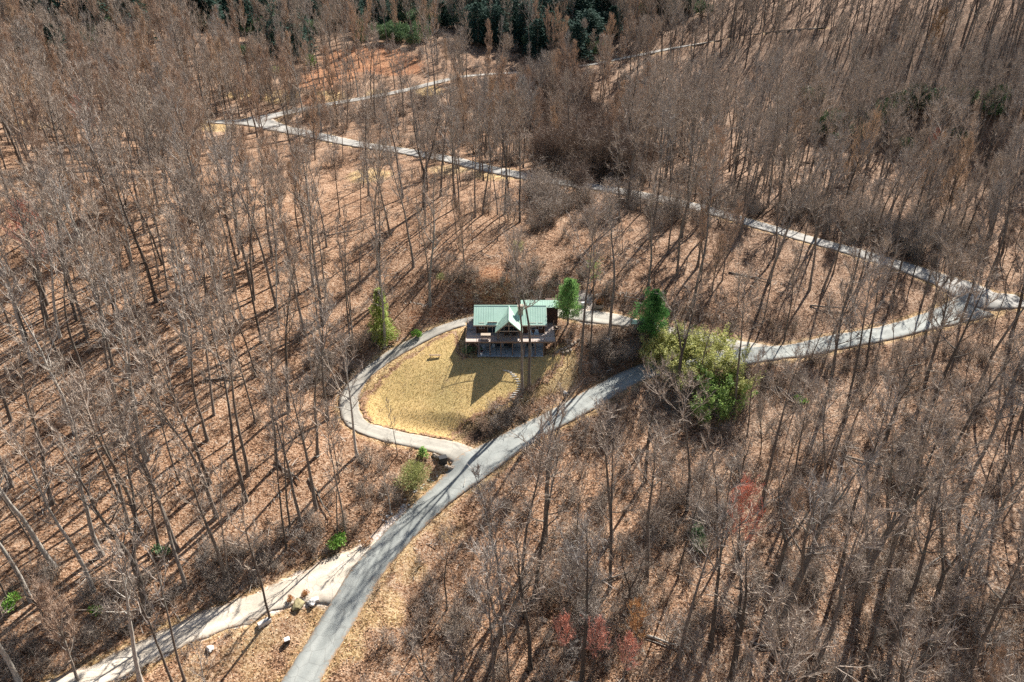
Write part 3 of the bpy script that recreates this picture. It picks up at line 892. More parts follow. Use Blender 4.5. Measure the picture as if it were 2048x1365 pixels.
for q in _pts(MAIN_C[8:]): PROT.append((*q, .85, .1))
for q in _pts(DRIVE[:16]): PROT.append((*q, .93, .6))
for q in _pts(DRIVE[16:]): PROT.append((*q, .4, .1))
for q in _pts(GRAVEL): PROT.append((*q, .9, .45))
for x_ in range(940, 1121, 20):
    for y_ in range(600, 731, 25): PROT.append((x_, y_, .99, .99))
for x_ in range(1290, 1500, 25):
    for y_ in range(690, 850, 30): PROT.append((x_, y_, .9, .5))
for x_ in range(760, 1040, 30):
    for y_ in range(720, 870, 30): PROT.append((x_, y_, .95, .8))
for x_, y_ in ((1303,600),(1303,630),(1280,620),(1330,640),(1133,590),(1133,620),(766,600),(766,640),(766,670),(1440,1020),(1465,1050),(1500,1030),(1465,1000),(830,940),(830,970),(700,120),(760,120),(640,160),(780,60),(820,80),(1040,60),(1080,60),(1440,1060)): PROT.append((x_, y_, .95, .6))
for x_ in range(930, 1230, 22):
    for y_ in range(8, 110, 18): PROT.append((x_, y_, .7, .2))
for x_ in range(380, 930, 25):
    for y_ in range(8, 66, 18): PROT.append((x_, y_, .6, .1))
for x_ in range(1070, 1230, 22):
    for y_ in range(190, 330, 22): PROT.append((x_, y_, .85, .4))
for x_ in range(1410, 1530, 15):
    for y_ in range(990, 1110, 18): PROT.append((x_, y_, .97, .4))
for x_ in range(1110, 1230, 20):
    for y_ in range(1260, 1340, 20): PROT.append((x_, y_, .9, .2))
for x_ in range(620, 850, 25):
    for y_ in range(85, 190, 22): PROT.append((x_, y_, .55, .1))
for x_ in range(730, 870, 25):
    for y_ in range(20, 90, 22): PROT.append((x_, y_, .6, .1))
for x_ in range(425, 540, 14):
    for y_ in (236, 248): PROT.append((x_, y_, .97, .5))
PROT = np.array(PROT)
def covers(px, py, tx, ty, sc):
    if py - ty < 5: return False
    f = (py - PROT[:,1])/(py-ty)
    lx = px + (tx-px)*f
    dx = np.abs(PROT[:,0]-lx)
    cr = (f > .42) & (f < 1) & (dx < 2.6*sc)
    tr = (f > .02) & (f <= .42) & (dx < 1.0*sc)
    p = 0
    if cr.any(): p = max(p, PROT[cr,2].max())
    if tr.any(): p = max(p, PROT[tr,3].max())
    return rng.random() < p
def clear_box(px, py):
    # open ground the photo shows without trunks
    return (900 < px < 1150 and 575 < py < 740) or (880 < px < 960 and 560 < py < 700) or (1130 < px < 1340 and 600 < py < 700) or (1270 < px < 1500 and 660 < py < 850) or (790 < px < 950 and 880 < py < 1010) or (750 < px < 950 and 620 < py < 690)
_z = ground(np.array([p['x'] for p in placed]), np.array([p['y'] for p in placed]))
placed = [p for p, z in zip(placed, _z) if p['lab'] or not (-75 < p['y'] < 75 and abs(p['x']) < 75) or shades(p['x'], p['y'], z, p['h']) < 1]
for p in placed: reg(p['x'], p['y'])
print('traced', len(placed))
for i in range(len(cand)):
    x, y = cand[i]; px, py = cpx[i], cpy[i]
    if cd[i] < 1.3 or cl[i] or cle[i] < 1.5 or cisl[i] or cpd[i] < 20 or clear_box(px, py) or (cpy[i] < 105 and 930 < cpx[i] < 1210 and rng.random() < .6): continue
    if py < 1365 and 0 < px < 2048:
        # keep the crowns from closing over the roads that the photo shows open
        z = cz[i]
        if py > 900 and 560 < px < 1000 and cd[i] < 5 and rng.random() < .85: continue
        if 1000 < px < 1290 and 760 < py < 980 and rng.random() < .75: continue
        if 150 < px < 760 and py > 1150 and rng.random() < .6: continue
    sp, ks = dens(px, py)
    clump = vnoise(np.array([x]), np.array([y]), .06, 21)[0]
    sp *= 1.0 - clump*.7
    if near(x, y, sp*.72): continue
    reg(x, y)
    kind = rng.choice(ks)
    h = baseH[kind]*(rng.uniform(.78, 1.14) if rng.random() < .6 else rng.uniform(.42, .8))
    if kind == 'pole': h = rng.uniform(9, 18)
    if px > 1150 and py > 780 and kind in ('full', 'plume'): h *= .6
    if 1000 < px < 1290 and 760 < py < 1000: h *= .6
    tx, ty, _d = project(x, y, cz[i]+h)
    if cpd[i] > 20 and covers(px, py, float(tx), float(ty), F_PX/cpd[i]): continue
    sh_ = shades(x, y, cz[i], h) if (abs(x) < 75 and -70 < y < 75) else 0
    if sh_ == 2 or (sh_ == 1 and rng.random() < .96): continue
    if rng.random() < .006: kind = 'red' if (px > 1000 and py > 850) else 'gold'; h = rng.uniform(7, 12)
    placed.append(dict(x=x, y=y, k=rng.choice(KIND[kind]), kind=kind, h=h, s=h/baseH[kind], lab=None, traced=False))
print('forest', len(placed))
PX = np.array([(p['x'], p['y']) for p in placed]); PZ = ground(PX[:,0], PX[:,1])
for p, z in zip(placed, PZ):
    p['z'] = float(z)
    a, b, d = project(p['x'], p['y'], z); ta, tb, _ = project(p['x'], p['y'], z+p['h'])
    p['px'], p['py'] = float(a), float(b)
    p['rz'] = rng.uniform(0, 6.28); _t = .012 if p['lab'] else .04; p['rx'] = rng.gauss(0, _t); p['ry'] = rng.gauss(0, _t)
    vis = -60 < a < 2108 and (tb < 1365) and b > 0 and d > 0 and b < 1500
    p['size'] = (float(b-tb) if vis else 0) + (1e5 if (p['traced']) else 0)
order = sorted(range(len(placed)), key=lambda i: -placed[i]['size'])
single = set(order[:300])

def zone(p):
    x, y = p['px'], p['py']
    if y > 1365: return 'rooted beneath the bottom edge, ' + ('left of the road' if x < 700 else 'in the middle' if x < 1350 else 'toward the right corner')
    if x < 760 and y > 1150: return 'beside the cream gravel track'
    if y > 1000 and x < 350: return 'in the open lower left corner'
    if y > 1000 and x < 1000: return 'on the bank above the gravel track'
    if y > 820 and x < 300: return 'low on the left edge slope'
    if y > 820 and x < 900: return 'below the driveway bend'
    if y > 700 and x < 300: return 'by long shadows near the left edge'
    if y > 700 and x < 900: return 'just left of the driveway bend'
    if y > 540 and x < 300: return 'halfway up the left edge'
    if y > 540 and x < 560: return 'on the slope well left of the house'
    if y > 540 and x < 900: return 'around the conical evergreen'
    if y > 400 and x < 400: return 'on the crowded upper left hillside'
    if y > 440 and x < 900: return 'on the rise left above the house'
    if y > 440 and x < 1200: return 'on the rise straight behind the house'
    if y > 340 and x < 1200: return 'just below the upper straight road'
    if x < 1150: return 'near the upper left switchback'
    if y < 330: return 'high on the far right hillside'
    if y < 430 and x < 1600: return 'above the long straight road'
    if y < 480: return 'on the steep slope at upper right'
    if y < 560 and x < 1600: return 'below the long straight road'
    if y < 660 and x < 1600: return 'above the driveway and pines'
    if y < 660: return 'around the right hand switchback'
    if x < 1300 and y < 1000: return 'between lawn and paved road'
    if y < 800 and x < 1800: return 'right of the bamboo grove'
    if y < 800: return 'below the right hand switchback'
    if y < 930 and x < 1700: return 'just under the bamboo grove'
    if y < 930: return 'on the right edge slope'
    if y < 1090 and x < 1500: return 'on the brushy middle right slope'
    if y < 1090: return 'right of the red budding tree'
    if x < 1250: return 'right of the lower paved road'
    if x < 1600: return 'in the brushy lower right wood'
    return 'in the lower right corner'
desc = dict(tall='tall dark trees', pale='pale crooked trees', fork='forked dark trees', plume='dense tan crowned trees', full='broad twiggy trees',
            red='reddish budding trees', gold='golden tan trees', pole='thin pole trees')
catn = 'tree'
ORD = ['leftmost', 'second from left', 'third from left', 'fourth from left', 'fifth from left', 'sixth from left', 'seventh from left', 'eighth from left', 'ninth from left', 'tenth from left', 'eleventh from left', 'twelfth from left']
_g = {}
for i in order[:300]:
    p = placed[i]
    if not p['lab']: _g.setdefault((p['kind'], zone(p)), []).append(p)
for (kd, zn), ps in _g.items():
    ps.sort(key=lambda p: p['py'])
    n = -(-len(ps)//12); cuts = [ps[k*len(ps)//n:(k+1)*len(ps)//n] for k in range(n)]
    words = {1: [''], 2: ['farther ', 'nearer '], 3: ['farthest ', 'middle ', 'nearest ']}.get(n, ['']*n)
    for wd, sub in zip(words, cuts):
        sub.sort(key=lambda p: p['px'])
        for k, p in enumerate(sub):
            p['group'] = wd + desc[kd] + ' ' + zn
            if len(sub) == 1: p['auto'] = ('the only ' + desc[kd][:-1] + ' ' if not wd else wd + desc[kd][:-1] + ' ') + zn
            else: p['auto'] = ('rightmost' if k == len(sub)-1 else ORD[k]) + ' of the ' + wd + desc[kd] + ' ' + zn
def place_tree(p):
    pr = protos[p['k']]
    lab = p['lab'] or p['auto']
    if len(lab.replace('-', ' ').split()) > 16: lab = lab.replace(' of the ', ' of ', 1).replace(' on the ', ' on ').replace(' at the ', ' at ')
    t = thing('bare_tree', lab, catn, (p['x'], p['y'], p['z']), p['rz'], None if p['lab'] else p['group'])
    t.rotation_euler = (p['rx'], p['ry'], p['rz'])
    r = p['s']*(1.12 if p['kind'] != 'pole' else 1.0)
    t.scale = (r, r, p['s'])
    link('trunk', pr['tm'], t); link('crown', pr['cm'], t)
for i in order[:300]: place_tree(placed[i])

# ------------------------------------------------------------------ stuff: instanced by geometry nodes
def scatter(name, label, pts):
    """pts: list of (x,y,z,idx,scale,rx,ry,rz)"""
    A = np.array(pts, float)
    me = bpy.data.meshes.new(name)
    me.vertices.add(len(A)); me.vertices.foreach_set('co', A[:, :3].astype('f4').ravel())
    a = me.attributes.new('pick', 'INT', 'POINT'); a.data.foreach_set('value', A[:,3].astype('i4'))
    a = me.attributes.new('size', 'FLOAT', 'POINT'); a.data.foreach_set('value', A[:,4].astype('f4'))
    a = me.attributes.new('turn', 'FLOAT_VECTOR', 'POINT'); a.data.foreach_set('vector', A[:,5:8].astype('f4').ravel())
    o = link(name, me, kind='stuff', label=label)
    ng = bpy.data.node_groups.new('scatter_' + name, 'GeometryNodeTree')
    ng.interface.new_socket('Geometry', in_out='INPUT', socket_type='NodeSocketGeometry')
    ng.interface.new_socket('Geometry', in_out='OUTPUT', socket_type='NodeSocketGeometry')
    n = ng.nodes; L = ng.links
    gi, go = n.new('NodeGroupInput'), n.new('NodeGroupOutput')
    ci = n.new('GeometryNodeCollectionInfo'); ci.inputs[0].default_value = pcoll
    ci.inputs['Separate Children'].default_value = True; ci.inputs['Reset Children'].default_value = True
    ip = n.new('GeometryNodeInstanceOnPoints'); ip.inputs['Pick Instance'].default_value = True
    def na(nm, ty):
        q = n.new('GeometryNodeInputNamedAttribute'); q.data_type = ty; q.inputs[0].default_value = nm
        return next(s for s in q.outputs if s.enabled and s.name == 'Attribute')
    er = n.new('FunctionNodeEulerToRotation')
    L.new(gi.outputs[0], ip.inputs['Points']); L.new(ci.outputs[0], ip.inputs['Instance'])
    L.new(na('pick', 'INT'), ip.inputs['Instance Index'])
    L.new(na('turn', 'FLOAT_VECTOR'), er.inputs[0]); L.new(er.outputs[0], ip.inputs['Rotation'])
    L.new(na('size', 'FLOAT'), ip.inputs['Scale'])
    L.new(ip.outputs[0], go.inputs[0])
    md = o.modifiers.new('scatter', 'NODES'); md.node_group = ng
    return o
rest = [placed[i] for i in order[300:]]
scatter('distant_forest', 'bare woodland covering the hills behind and around the nearer trees', [(p['x'], p['y'], p['z'], p['k'], p['s'], p['rx'], p['ry'], p['rz']) for p in rest])

# brush
br = []
def add_brush(n, regions, kinds, smin, smax, dmin=.4):
    P = []
    for _ in range(n):
        r = rng.choices(regions, [q[4] for q in regions])[0]
        P.append((rng.gauss(r[0], r[2]), rng.gauss(r[1], r[3])))
    for px, py in P:
        if not (-150 < px < 2200 and 5 < py < 1500): continue
        z0 = 0
        x, y = hit(px, py, base_z)
        br.append([x, y, 0, rng.choice(KIND[rng.choice(kinds)]), rng.uniform(smin, smax), rng.gauss(0,.1), rng.gauss(0,.1), rng.uniform(0,6.28), dmin])
#            px, py, sx, sy, weight
add_brush(620, [(1150,290,90,50,5),(1050,240,90,40,3),(1230,330,90,40,4),(1320,420,100,25,3),(1500,415,120,18,3),(1680,455,100,18,3),(1850,500,60,25,3),(960,300,120,20,2),(1120,420,70,20,3)], ['brush','brush','brush_big','brush_pink'], .7, 1.3)
add_brush(260, [(700,710,40,22,4),(660,760,25,40,3),(1000,842,32,10,1.6),(1060,812,35,12,1.5),(1250,700,30,25,4),(1200,700,25,20,2),(1120,680,14,14,1.5),(940,560,50,20,2),(1060,560,50,20,2),(1160,560,50,25,2)], ['brush','brush_low','brush_pink'], .5, 1.0, .6)
add_brush(900, [(1500,950,260,120,6),(1250,1050,120,120,4),(1700,1250,220,90,5),(1150,1250,110,90,4),(1850,850,130,130,4),(900,1270,70,70,2),(1450,760,90,50,3),(1600,720,150,40,3),(1900,700,100,60,3),(1250,830,90,40,2.5)], ['brush','brush','brush_pink','brush_low','brush_low'], .45, 1.05, .6)
add_brush(520, [(600,225,140,20,3),(650,240,100,12,2),(760,240,90,30,3),(600,190,120,14,3),(300,250,170,50,3),(850,230,90,40,3),(900,120,160,30,3),(500,330,160,40,2),(250,400,150,60,2),(600,330,200,30,2)], ['brush','brush_pink','brush_pink','brush_big'], .6, 1.2)
add_brush(330, [(300,1180,150,22,3),(330,1290,120,30,1.2),(480,1130,60,25,2),(640,1080,60,25,1.5),(200,1260,100,50,2),(100,1330,80,20,2),(760,960,40,40,1.5),(600,760,50,60,1)], ['brush_low','brush_low','brush'], .5, 1.0, .8)
add_brush(1500, [(300,800,300,250,3),(1500,700,400,330,5),(700,500,300,120,3)], ['brush_low','sticks','sticks','sticks'], .5, 1.0, .6)
add_brush(130, [(1130,250,35,40,4),(1160,300,40,25,3),(1075,200,30,20,2),(1200,340,50,20,2)], ['vine'], .6, 1.25, 1.5)
add_brush(230, [(1500,1000,250,110,6),(1300,1150,150,110,4),(1750,1200,180,110,5),(1100,1270,90,70,3),(1560,700,60,20,3),(1400,690,60,14,3),(1250,730,25,20,2)], ['brush','brush_big','brush_pink'], .5, 1.0, .8)
B = np.array(br)
B[:,2] = ground(B[:,0], B[:,1]); bd, _ = road_info(B[:,0], B[:,1])
bl = inside(LAWN, B[:,0], B[:,1]) | inside(ISL, B[:,0], B[:,1])
hb = (np.abs(B[:,0]) < 9.5) & (B[:,1] > -6) & (B[:,1] < 11)
big = np.array([1.4 if b[3] in KIND['brush_big'] or b[3] in KIND['brush'] else .4 for b in br])
B = B[(bd > B[:,8]*big + .35) & ~bl & ~hb]
scatter('brush', 'tangled bare brush and fallen sticks under the trees', [tuple(b[:8]) for b in B])
print('brush', len(B))

# ------------------------------------------------------------------ evergreens and leafy plants
def cone_ever(H, R, n, L, W, base=.05, droop=-.1, power=.9, lump=.25):
    T, C = MB(), MB()
    T.tube([Vector((0,0,-.4)), Vector((0,0,H*.5)), Vector((0,0,H*.97))], [R*.09+.03, R*.06+.02, .01], 6)
    ph = [rng.uniform(0, 6.28) for _ in range(6)]
    for i in range(n):
        u = base + (1-base)*rng.random()**1.25
        az = rng.uniform(0, 6.28)
        rr = R*(1-u)**power*(1+lump*math.sin(az*3+ph[0]+u*9)+lump*.7*math.sin(az*5+ph[1]-u*17)) + .06
        k = rng.random()**.4
        p = Vector((math.cos(az)*rr*k, math.sin(az)*rr*k, u*H + rng.uniform(-.15,.15)))
        d = Vector((math.cos(az), math.sin(az), droop+rng.uniform(-.2,.5)))
        C.leaf(p, d+rv(.4), Vector((0,0,1))+rv(.6), L*rng.uniform(.6,1.3), W*rng.uniform(.6,1.2))
    return T, C
def round_pine(H, R, n, L, W, z0=.25):
    """whorled boughs with needle tufts"""
    T, C = MB(), MB()
    T.tube([Vector((0,0,-.4)), Vector((.1,0,H*.5)), Vector((0,0,H*.95))], [.2, .13, .03], 6)
    nb = 38
    for b in range(nb):
        u = z0 + (1-z0)*(b+.5)/nb
        az = b*2.4+rng.uniform(-.4,.4)
        prof = math.sin(math.pi*min(1, (u-z0)/(1-z0)*.78+.24))
        Lb = R*prof*rng.uniform(.45,1.25)+.2
        p = wander(Vector((0,0,u*H)), dirv(az, 1.25-.5*u), Lb, 4, .1, .07)
        T.tube(p, [.05,.04,.03,.02,.01], 3)
        for j in range(n//nb):
            t = (rng.random()**.6)*3.999; a = int(t); q = p[a].lerp(p[a+1], t-a)
            q = q + rv(.26+.10*Lb)
            C.leaf(q, (q-Vector((0,0,u*H-.8))).normalized()+rv(.7)+Vector((0,0,.5)), rv(1), L*rng.uniform(.6,1.3), W*rng.uniform(.6,1.3))
    return T, C
def leafy_bush(H, R, n, L, W, lobes=7):
    T, C = MB(), MB()
    for l in range(lobes):
        az = rng.uniform(0,6.28); rr = R*math.sqrt(rng.random())*.65
        c = Vector((math.cos(az)*rr, math.sin(az)*rr, H*rng.uniform(.35,.72)))
        lr = R*rng.uniform(.32,.55)
        T.tube([Vector((0,0,-.2)), c*.5+rv(.1), c], [.05,.035,.015], 3)
        for i in range(n//lobes):
            d = rv(1); d.normalize()
            p = c + Vector((d.x*lr, d.y*lr, d.z*lr*H/R*.5))*rng.random()**.35
            if p.z < 0: p.z = rng.uniform(0,.2)
            C.leaf(p, d+rv(.6)+Vector((0,0,.2)), d+rv(.5), L*rng.uniform(.6,1.3), W*rng.uniform(.6,1.3))
    return T, C
def bamboo(H, n):
    T, C = MB(), MB()
    for i in range(n):
        az = rng.uniform(0,6.28); t = rng.uniform(.05,.4)
        p0 = Vector((rng.gauss(0,.9), rng.gauss(0,.9), -.2))
        h = H*rng.uniform(.65,1.1)
        pts = [p0]; d = dirv(az, t*.5)
        for k in range(6):
            d = (d + dirv(az, 1.5)*(.02+.035*k) + rv(.03) - Vector((0,0,.02*k))).normalized()
            pts.append(pts[-1]+d*h/6)
        T.tube(pts, [.03,.028,.024,.02,.016,.011,.005], 4)
        for j in range(56):
            u = rng.uniform(1.6,6)-.001; a = min(int(u),5); q = pts[a].lerp(pts[a+1], u-a)+rv(.35)
            for _ in range(2):
                C.leaf(q+rv(.15), d*.4+rv(.8)-Vector((0,0,.35)), rv(1), rng.uniform(.35,.65), rng.uniform(.11,.19))
    return T, C
def plant(name, label, cat, px, py, TC, bark, leaf, group=None, h_name='foliage', t_name='trunk', loc=None, rz=None):
    p = loc or at(px, py)
    t = thing(name, label, cat, p, rng.uniform(0,6.28) if rz is None else rz, group)
    obj(t_name, TC[0], M[bark], t, smooth=True); obj(h_name, TC[1], M[leaf], t)
    return t
plant('evergreen_tree', 'narrow conical yellow green evergreen beside the driveway left of the lawn', 'evergreen tree', 766, 684, cone_ever(9.8, 1.85, 4600, .55, .16, .04, -.1, .75, .45), 'bark', 'leaf_cypress')
plant('pine_tree', 'bright green pine standing at the right end of the house', 'pine tree', 1136, 648, round_pine(7.8, 3.0, 9000, .34, .12, .12), 'bark', 'leaf_pine2')
plant('pine_tree', 'dark green rounded pine over the parked car by the driveway', 'pine tree', 1303, 676, round_pine(8.4, 3.3, 12500, .34, .12, .06), 'bark', 'leaf_pine')
bb = [bamboo(6.5, 9) for _ in range(4)]
bm = [(a.mesh('culms', [M['leaf_olive']]), b.mesh('foliage', [M['leaf_bamboo']])) for a, b in bb]
bm2 = [(m1, b.mesh('foliage', [M['leaf_bamboo2']])) for (m1, _), (a, b) in zip(bm, bb)]
BAM = [(1295,735,0,1),(1315,720,0,1),(1335,745,0,1),(1345,712,0,1.1),(1370,735,0,1),(1378,705,0,1),(1402,722,0,1.05),(1415,750,0,1),(1432,712,0,1),(1392,765,0,1),
       (1445,745,0,1),(1460,770,0,1),(1425,785,1,.95),(1400,800,1,.9),(1445,815,1,.95),(1420,832,1,.9),(1450,845,1,.85),(1470,800,0,.95),(1330,700,0,.9),(1400,845,1,.7),(1360,780,0,.8)]
BAM.sort()
_bn = {}
for px, py, g, s in BAM:
    p = at(px, py)
    side = 'near the road' if px < 1340 else ('at the shaded low end' if g else ('in the middle' if px < 1440 else 'at the far right'))
    _bn[(side, g)] = _bn.get((side, g), -1) + 1
    t = thing('bamboo_clump', ORD[_bn[(side, g)]] + ' of the ' + ('green' if g else 'yellowish') + ' bamboo clumps ' + side + ' of the grove', 'bamboo', p, rng.uniform(0,6.28), 'bamboo clumps ' + side + ' of the grove')
    t.scale = (s*1.05, s*1.05, s*.9)
    k = rng.randrange(4)
    link('culms', bm[k][0], t); link('foliage', (bm2 if g else bm)[k][1], t)
plant('leafy_shrub', 'large feathery yellow green shrub beside the driveway junction', 'shrub', 832, 975, leafy_bush(3.6, 3.0, 3800, .42, .07, 12), 'bark', 'leaf_olive')
plant('leafy_shrub', 'bright green young conifer at the top of the feathery shrub', 'shrub', 846, 912, cone_ever(1.6, .7, 500, .25, .12), 'bark', 'leaf_shrub')
plant('leafy_shrub', 'small bright green shrub between conical evergreen and driveway', 'shrub', 833, 676, leafy_bush(1.8, .9, 800, .28, .14, 5), 'bark', 'leaf_shrub')
plant('leafy_shrub', 'bright green shrub on the bank above the gravel junction', 'shrub', 676, 1092, leafy_bush(1.9, 1.3, 900, .3, .14, 6), 'bark', 'leaf_shrub')
plant('leafy_shrub', 'green shrub at the foot of a trunk on the lower left slope', 'shrub', 325, 1108, leafy_bush(1.3, 1.2, 600, .3, .15, 5), 'bark', 'leaf_laurel')
plant('leafy_shrub', 'low green shrub near the lower left corner', 'shrub', 25, 1216, leafy_bush(1.2, 1.3, 600, .3, .15, 5), 'bark', 'leaf_shrub')
plant('leafy_shrub', 'pale green shrub low in the lower left woods beside the track', 'shrub', 195, 1222, leafy_bush(1.0, .8, 350, .3, .15, 4), 'bark', 'leaf_shrub')
plant('leafy_shrub', 'dark green clipped shrub against the left end of the lower patio', 'shrub', 0, 0, leafy_bush(1.5, 1.3, 1100, .2, .12, 7), 'bark', 'leaf_laurel', loc=Vector((-7.1, .8, G(-7.1, .8))))
plant('leafy_shrub', 'lime green shrub below the bamboo grove on the right slope', 'shrub', 1602, 806, leafy_bush(1.2, 1.2, 500, .3, .14, 5), 'bark', 'leaf_shrub')
plant('leafy_shrub', 'round olive green holly beside the red budding tree', 'shrub', 1388, 1095, leafy_bush(3.0, 1.7, 1500, .3, .14, 7), 'bark', 'leaf_laurel')
plant('leafy_tree', 'yellow green leafing sapling on the slope above the house', 'tree', 1035, 515, leafy_bush(4.0, 1.3, 700, .3, .12, 7), 'bark', 'leaf_olive')
plant('leafy_tree', 'thin tree just breaking into pale green leaf behind the pine', 'tree', 1188, 575, leafy_bush(7.5, 1.6, 500, .3, .10, 8), 'bark', 'leaf_shrub')
plant('leafy_shrub', 'small yellow green shrub among trunks above the conical evergreen', 'shrub', 880, 565, leafy_bush(2.0, 1.2, 300, .3, .1, 5), 'bark', 'leaf_olive')
plant('leafy_shrub', 'green shrub beside the pale switchback road bank', 'shrub', 622, 140, leafy_bush(6, 2.8, 1300, .45, .22, 8), 'bark', 'leaf_shrub')
plant('leafy_shrub', 'yellow green shrub left of the orange earth bank', 'shrub', 555, 150, leafy_bush(3.0, 3.0, 900, .5, .22, 7), 'bark', 'leaf_olive')
plant('leafy_shrub', 'glossy green laurel among trunks on the upper right slope', 'shrub', 1668, 295, leafy_bush(4.5, 2.8, 1500, .4, .2, 8), 'bark', 'leaf_laurel')
plant('leafy_shrub', 'grey green laurel beside the crimson twigged tree', 'shrub', 1810, 305, leafy_bush(4.5, 3.0, 1500, .4, .2, 8), 'bark', 'leaf_laurel')
plant('leafy_shrub', 'pale leaved laurel farther right of the crimson twigged tree', 'shrub', 1912, 285, leafy_bush(4.0, 2.4, 1100, .4, .2, 8), 'bark', 'leaf_laurel')
plant('leafy_shrub', 'grey green laurel high on the ridge at the far right', 'shrub', 1760, 225, leafy_bush(4.0, 2.4, 1100, .4, .2, 8), 'bark', 'leaf_laurel')
lau = [leafy_bush(6.5, 4.2, 1700, .62, .34, 10) for _ in range(3)]
lm = [(a.mesh('stems', [M['bark']]), b.mesh('foliage', [M['leaf_laurel']])) for a, b in lau]
LAU = [(735,45),(755,60),(780,35),(775,75),(800,90),(830,95),(845,70),(815,50),(790,70),(850,45),(760,20),(900,30),(840,20),(700,40),(930,40)]
LAU.sort()
for i, (px, py) in enumerate(LAU):
    p = at(px, py)
    t = thing('laurel_bush', ['first','second','third','fourth','fifth','sixth','seventh','eighth','ninth','tenth','eleventh','twelfth','thirteenth','fourteenth','fifteenth'][i] + ' glossy laurel bush from the left above the orange earth bank', 'shrub', p, rng.uniform(0,6.28), 'laurel bushes above the orange earth bank')
    k = i % 3; link('stems', lm[k][0], t); link('foliage', lm[k][1], t)
hem = [cone_ever(rng.uniform(13, 19), rng.uniform(5, 7), 3200, 1.2, .5, .06, -.2, rng.uniform(.3, .6), .45) for _ in range(4)]
hm = [(a.mesh('trunk', [M['bark']]), b.mesh('foliage', [M['leaf_dark']])) for a, b in hem]
HEM = [(1000,60),(1030,45),(1060,60),(1090,70),(1015,30),(1120,50),(1085,35),(975,40),(1050,95),(1150,40),(1180,55),(560,45),(600,35),(640,50),(520,25),(580,70),(480,40),(1100,110),(1215,35),(1075,120),(540,80),(430,25),(250,40),(275,85),(90,75),(120,130)]
HEM += [(1040,75),(1065,80),(1020,58),(1075,45),(1100,60),(1130,75),(1165,70),(985,52),(955,60)]
HEM.sort()
_hn = {True: 0, False: 0}
for i, (px, py) in enumerate(HEM):
    p = at(px, py)
    part_ = 'in the dark hollow at the top of the hill' if px > 900 else 'in the shaded wood at the upper left'
    _k = px > 900; _hn[_k] += 1; _od = ['first','second','third','fourth','fifth','sixth','seventh','eighth','ninth','tenth','eleventh','twelfth','thirteenth','fourteenth','fifteenth','sixteenth','seventeenth','eighteenth','nineteenth','twentieth','twenty first','twenty second','twenty third','twenty fourth'][_hn[_k]-1]
    t = thing('hemlock_tree', _od + ' dark hemlock from left ' + part_, 'evergreen tree', p, rng.uniform(0,6.28), 'hemlocks ' + part_)
    s = rng.uniform(.85, 1.15); t.scale = (s, s, s)
    k = i % 4; link('trunk', hm[k][0], t); link('foliage', hm[k][1], t)

def gproto(tm, cm, bark, leaf):
    T, C = tm, cm
    J = MB(); J.v = T.v + C.v; o = len(T.v)
    J.f = T.f + [tuple(i+o for i in f) for f in C.f]; J.m = [0]*len(T.f) + [1]*len(C.f)
    jo = bpy.data.objects.new('kind_%03d' % len(protos), J.mesh('evergreen', [M[bark], M[leaf]])); pcoll.objects.link(jo)
    protos.append(dict(kind='green', idx=len(protos))); return len(protos)-1
gh = [gproto(a, b, 'bark', 'leaf_dark') for a, b in hem]; gl = [gproto(a, b, 'bark', 'leaf_laurel') for a, b in lau]
gw = []
for (x0_, x1_, y0_, y1_, n_, hemf) in ((930,1230,4,95,75,.75),(380,720,4,62,130,.75),(480,640,50,130,22,.6),(700,940,4,60,80,.5),(200,420,10,70,22,.5),(60,200,60,140,14,.6),(1230,1420,4,40,18,.6),(1060,1200,90,135,12,.8),(700,880,20,95,20,.1),(1600,1990,200,320,14,.0)):
    for _ in range(n_):
        x, y = hit(rng.uniform(x0_, x1_), rng.uniform(y0_, y1_), base_z)
        h_ = rng.random() < hemf
        gw.append([x, y, 0, rng.choice(gh if h_ else gl), rng.uniform(.5, 1.05) if h_ else rng.uniform(.6, 1.3), 0, 0, rng.uniform(0, 6.28)])
gw = np.array(gw); gd_, _ = road_info(gw[:,0], gw[:,1]); gw = gw[gd_ > 3]; gw[:,2] = ground(gw[:,0], gw[:,1])
scatter('evergreen_wood', 'dark hemlock and laurel thicket filling the hollow at the top', gw.tolist())

# grass tussocks on lawn
def tussocks():
    mb = MB(); x0, y0 = LAWN.min(0); x1, y1 = LAWN.max(0)
    P = nrg.uniform((x0, y0), (x1, y1), (16000, 2))
    ok = inside(LAWN, P[:,0], P[:,1]); P = P[ok]
    d, _ = road_info(P[:,0], P[:,1]); P = P[d > .5]
    z = ground(P[:,0], P[:,1])+.04
    for (x, y), zz in zip(P, z):
        for _ in range(3):
            p = Vector((x+rng.uniform(-.07,.07), y+rng.uniform(-.07,.07), zz))
            mb.blade(p, p+Vector((rng.uniform(-.1,.1), rng.uniform(-.1,.1), rng.uniform(.05,.16))), .05)
    o = obj('grass', mb, M['grass'], kind='stuff', label='short yellow green grass blades on the lawn')
M['grass'] = make_leaf('grass_blades', (.26, .19, .06), (.74, .57, .25), .2)
tussocks()

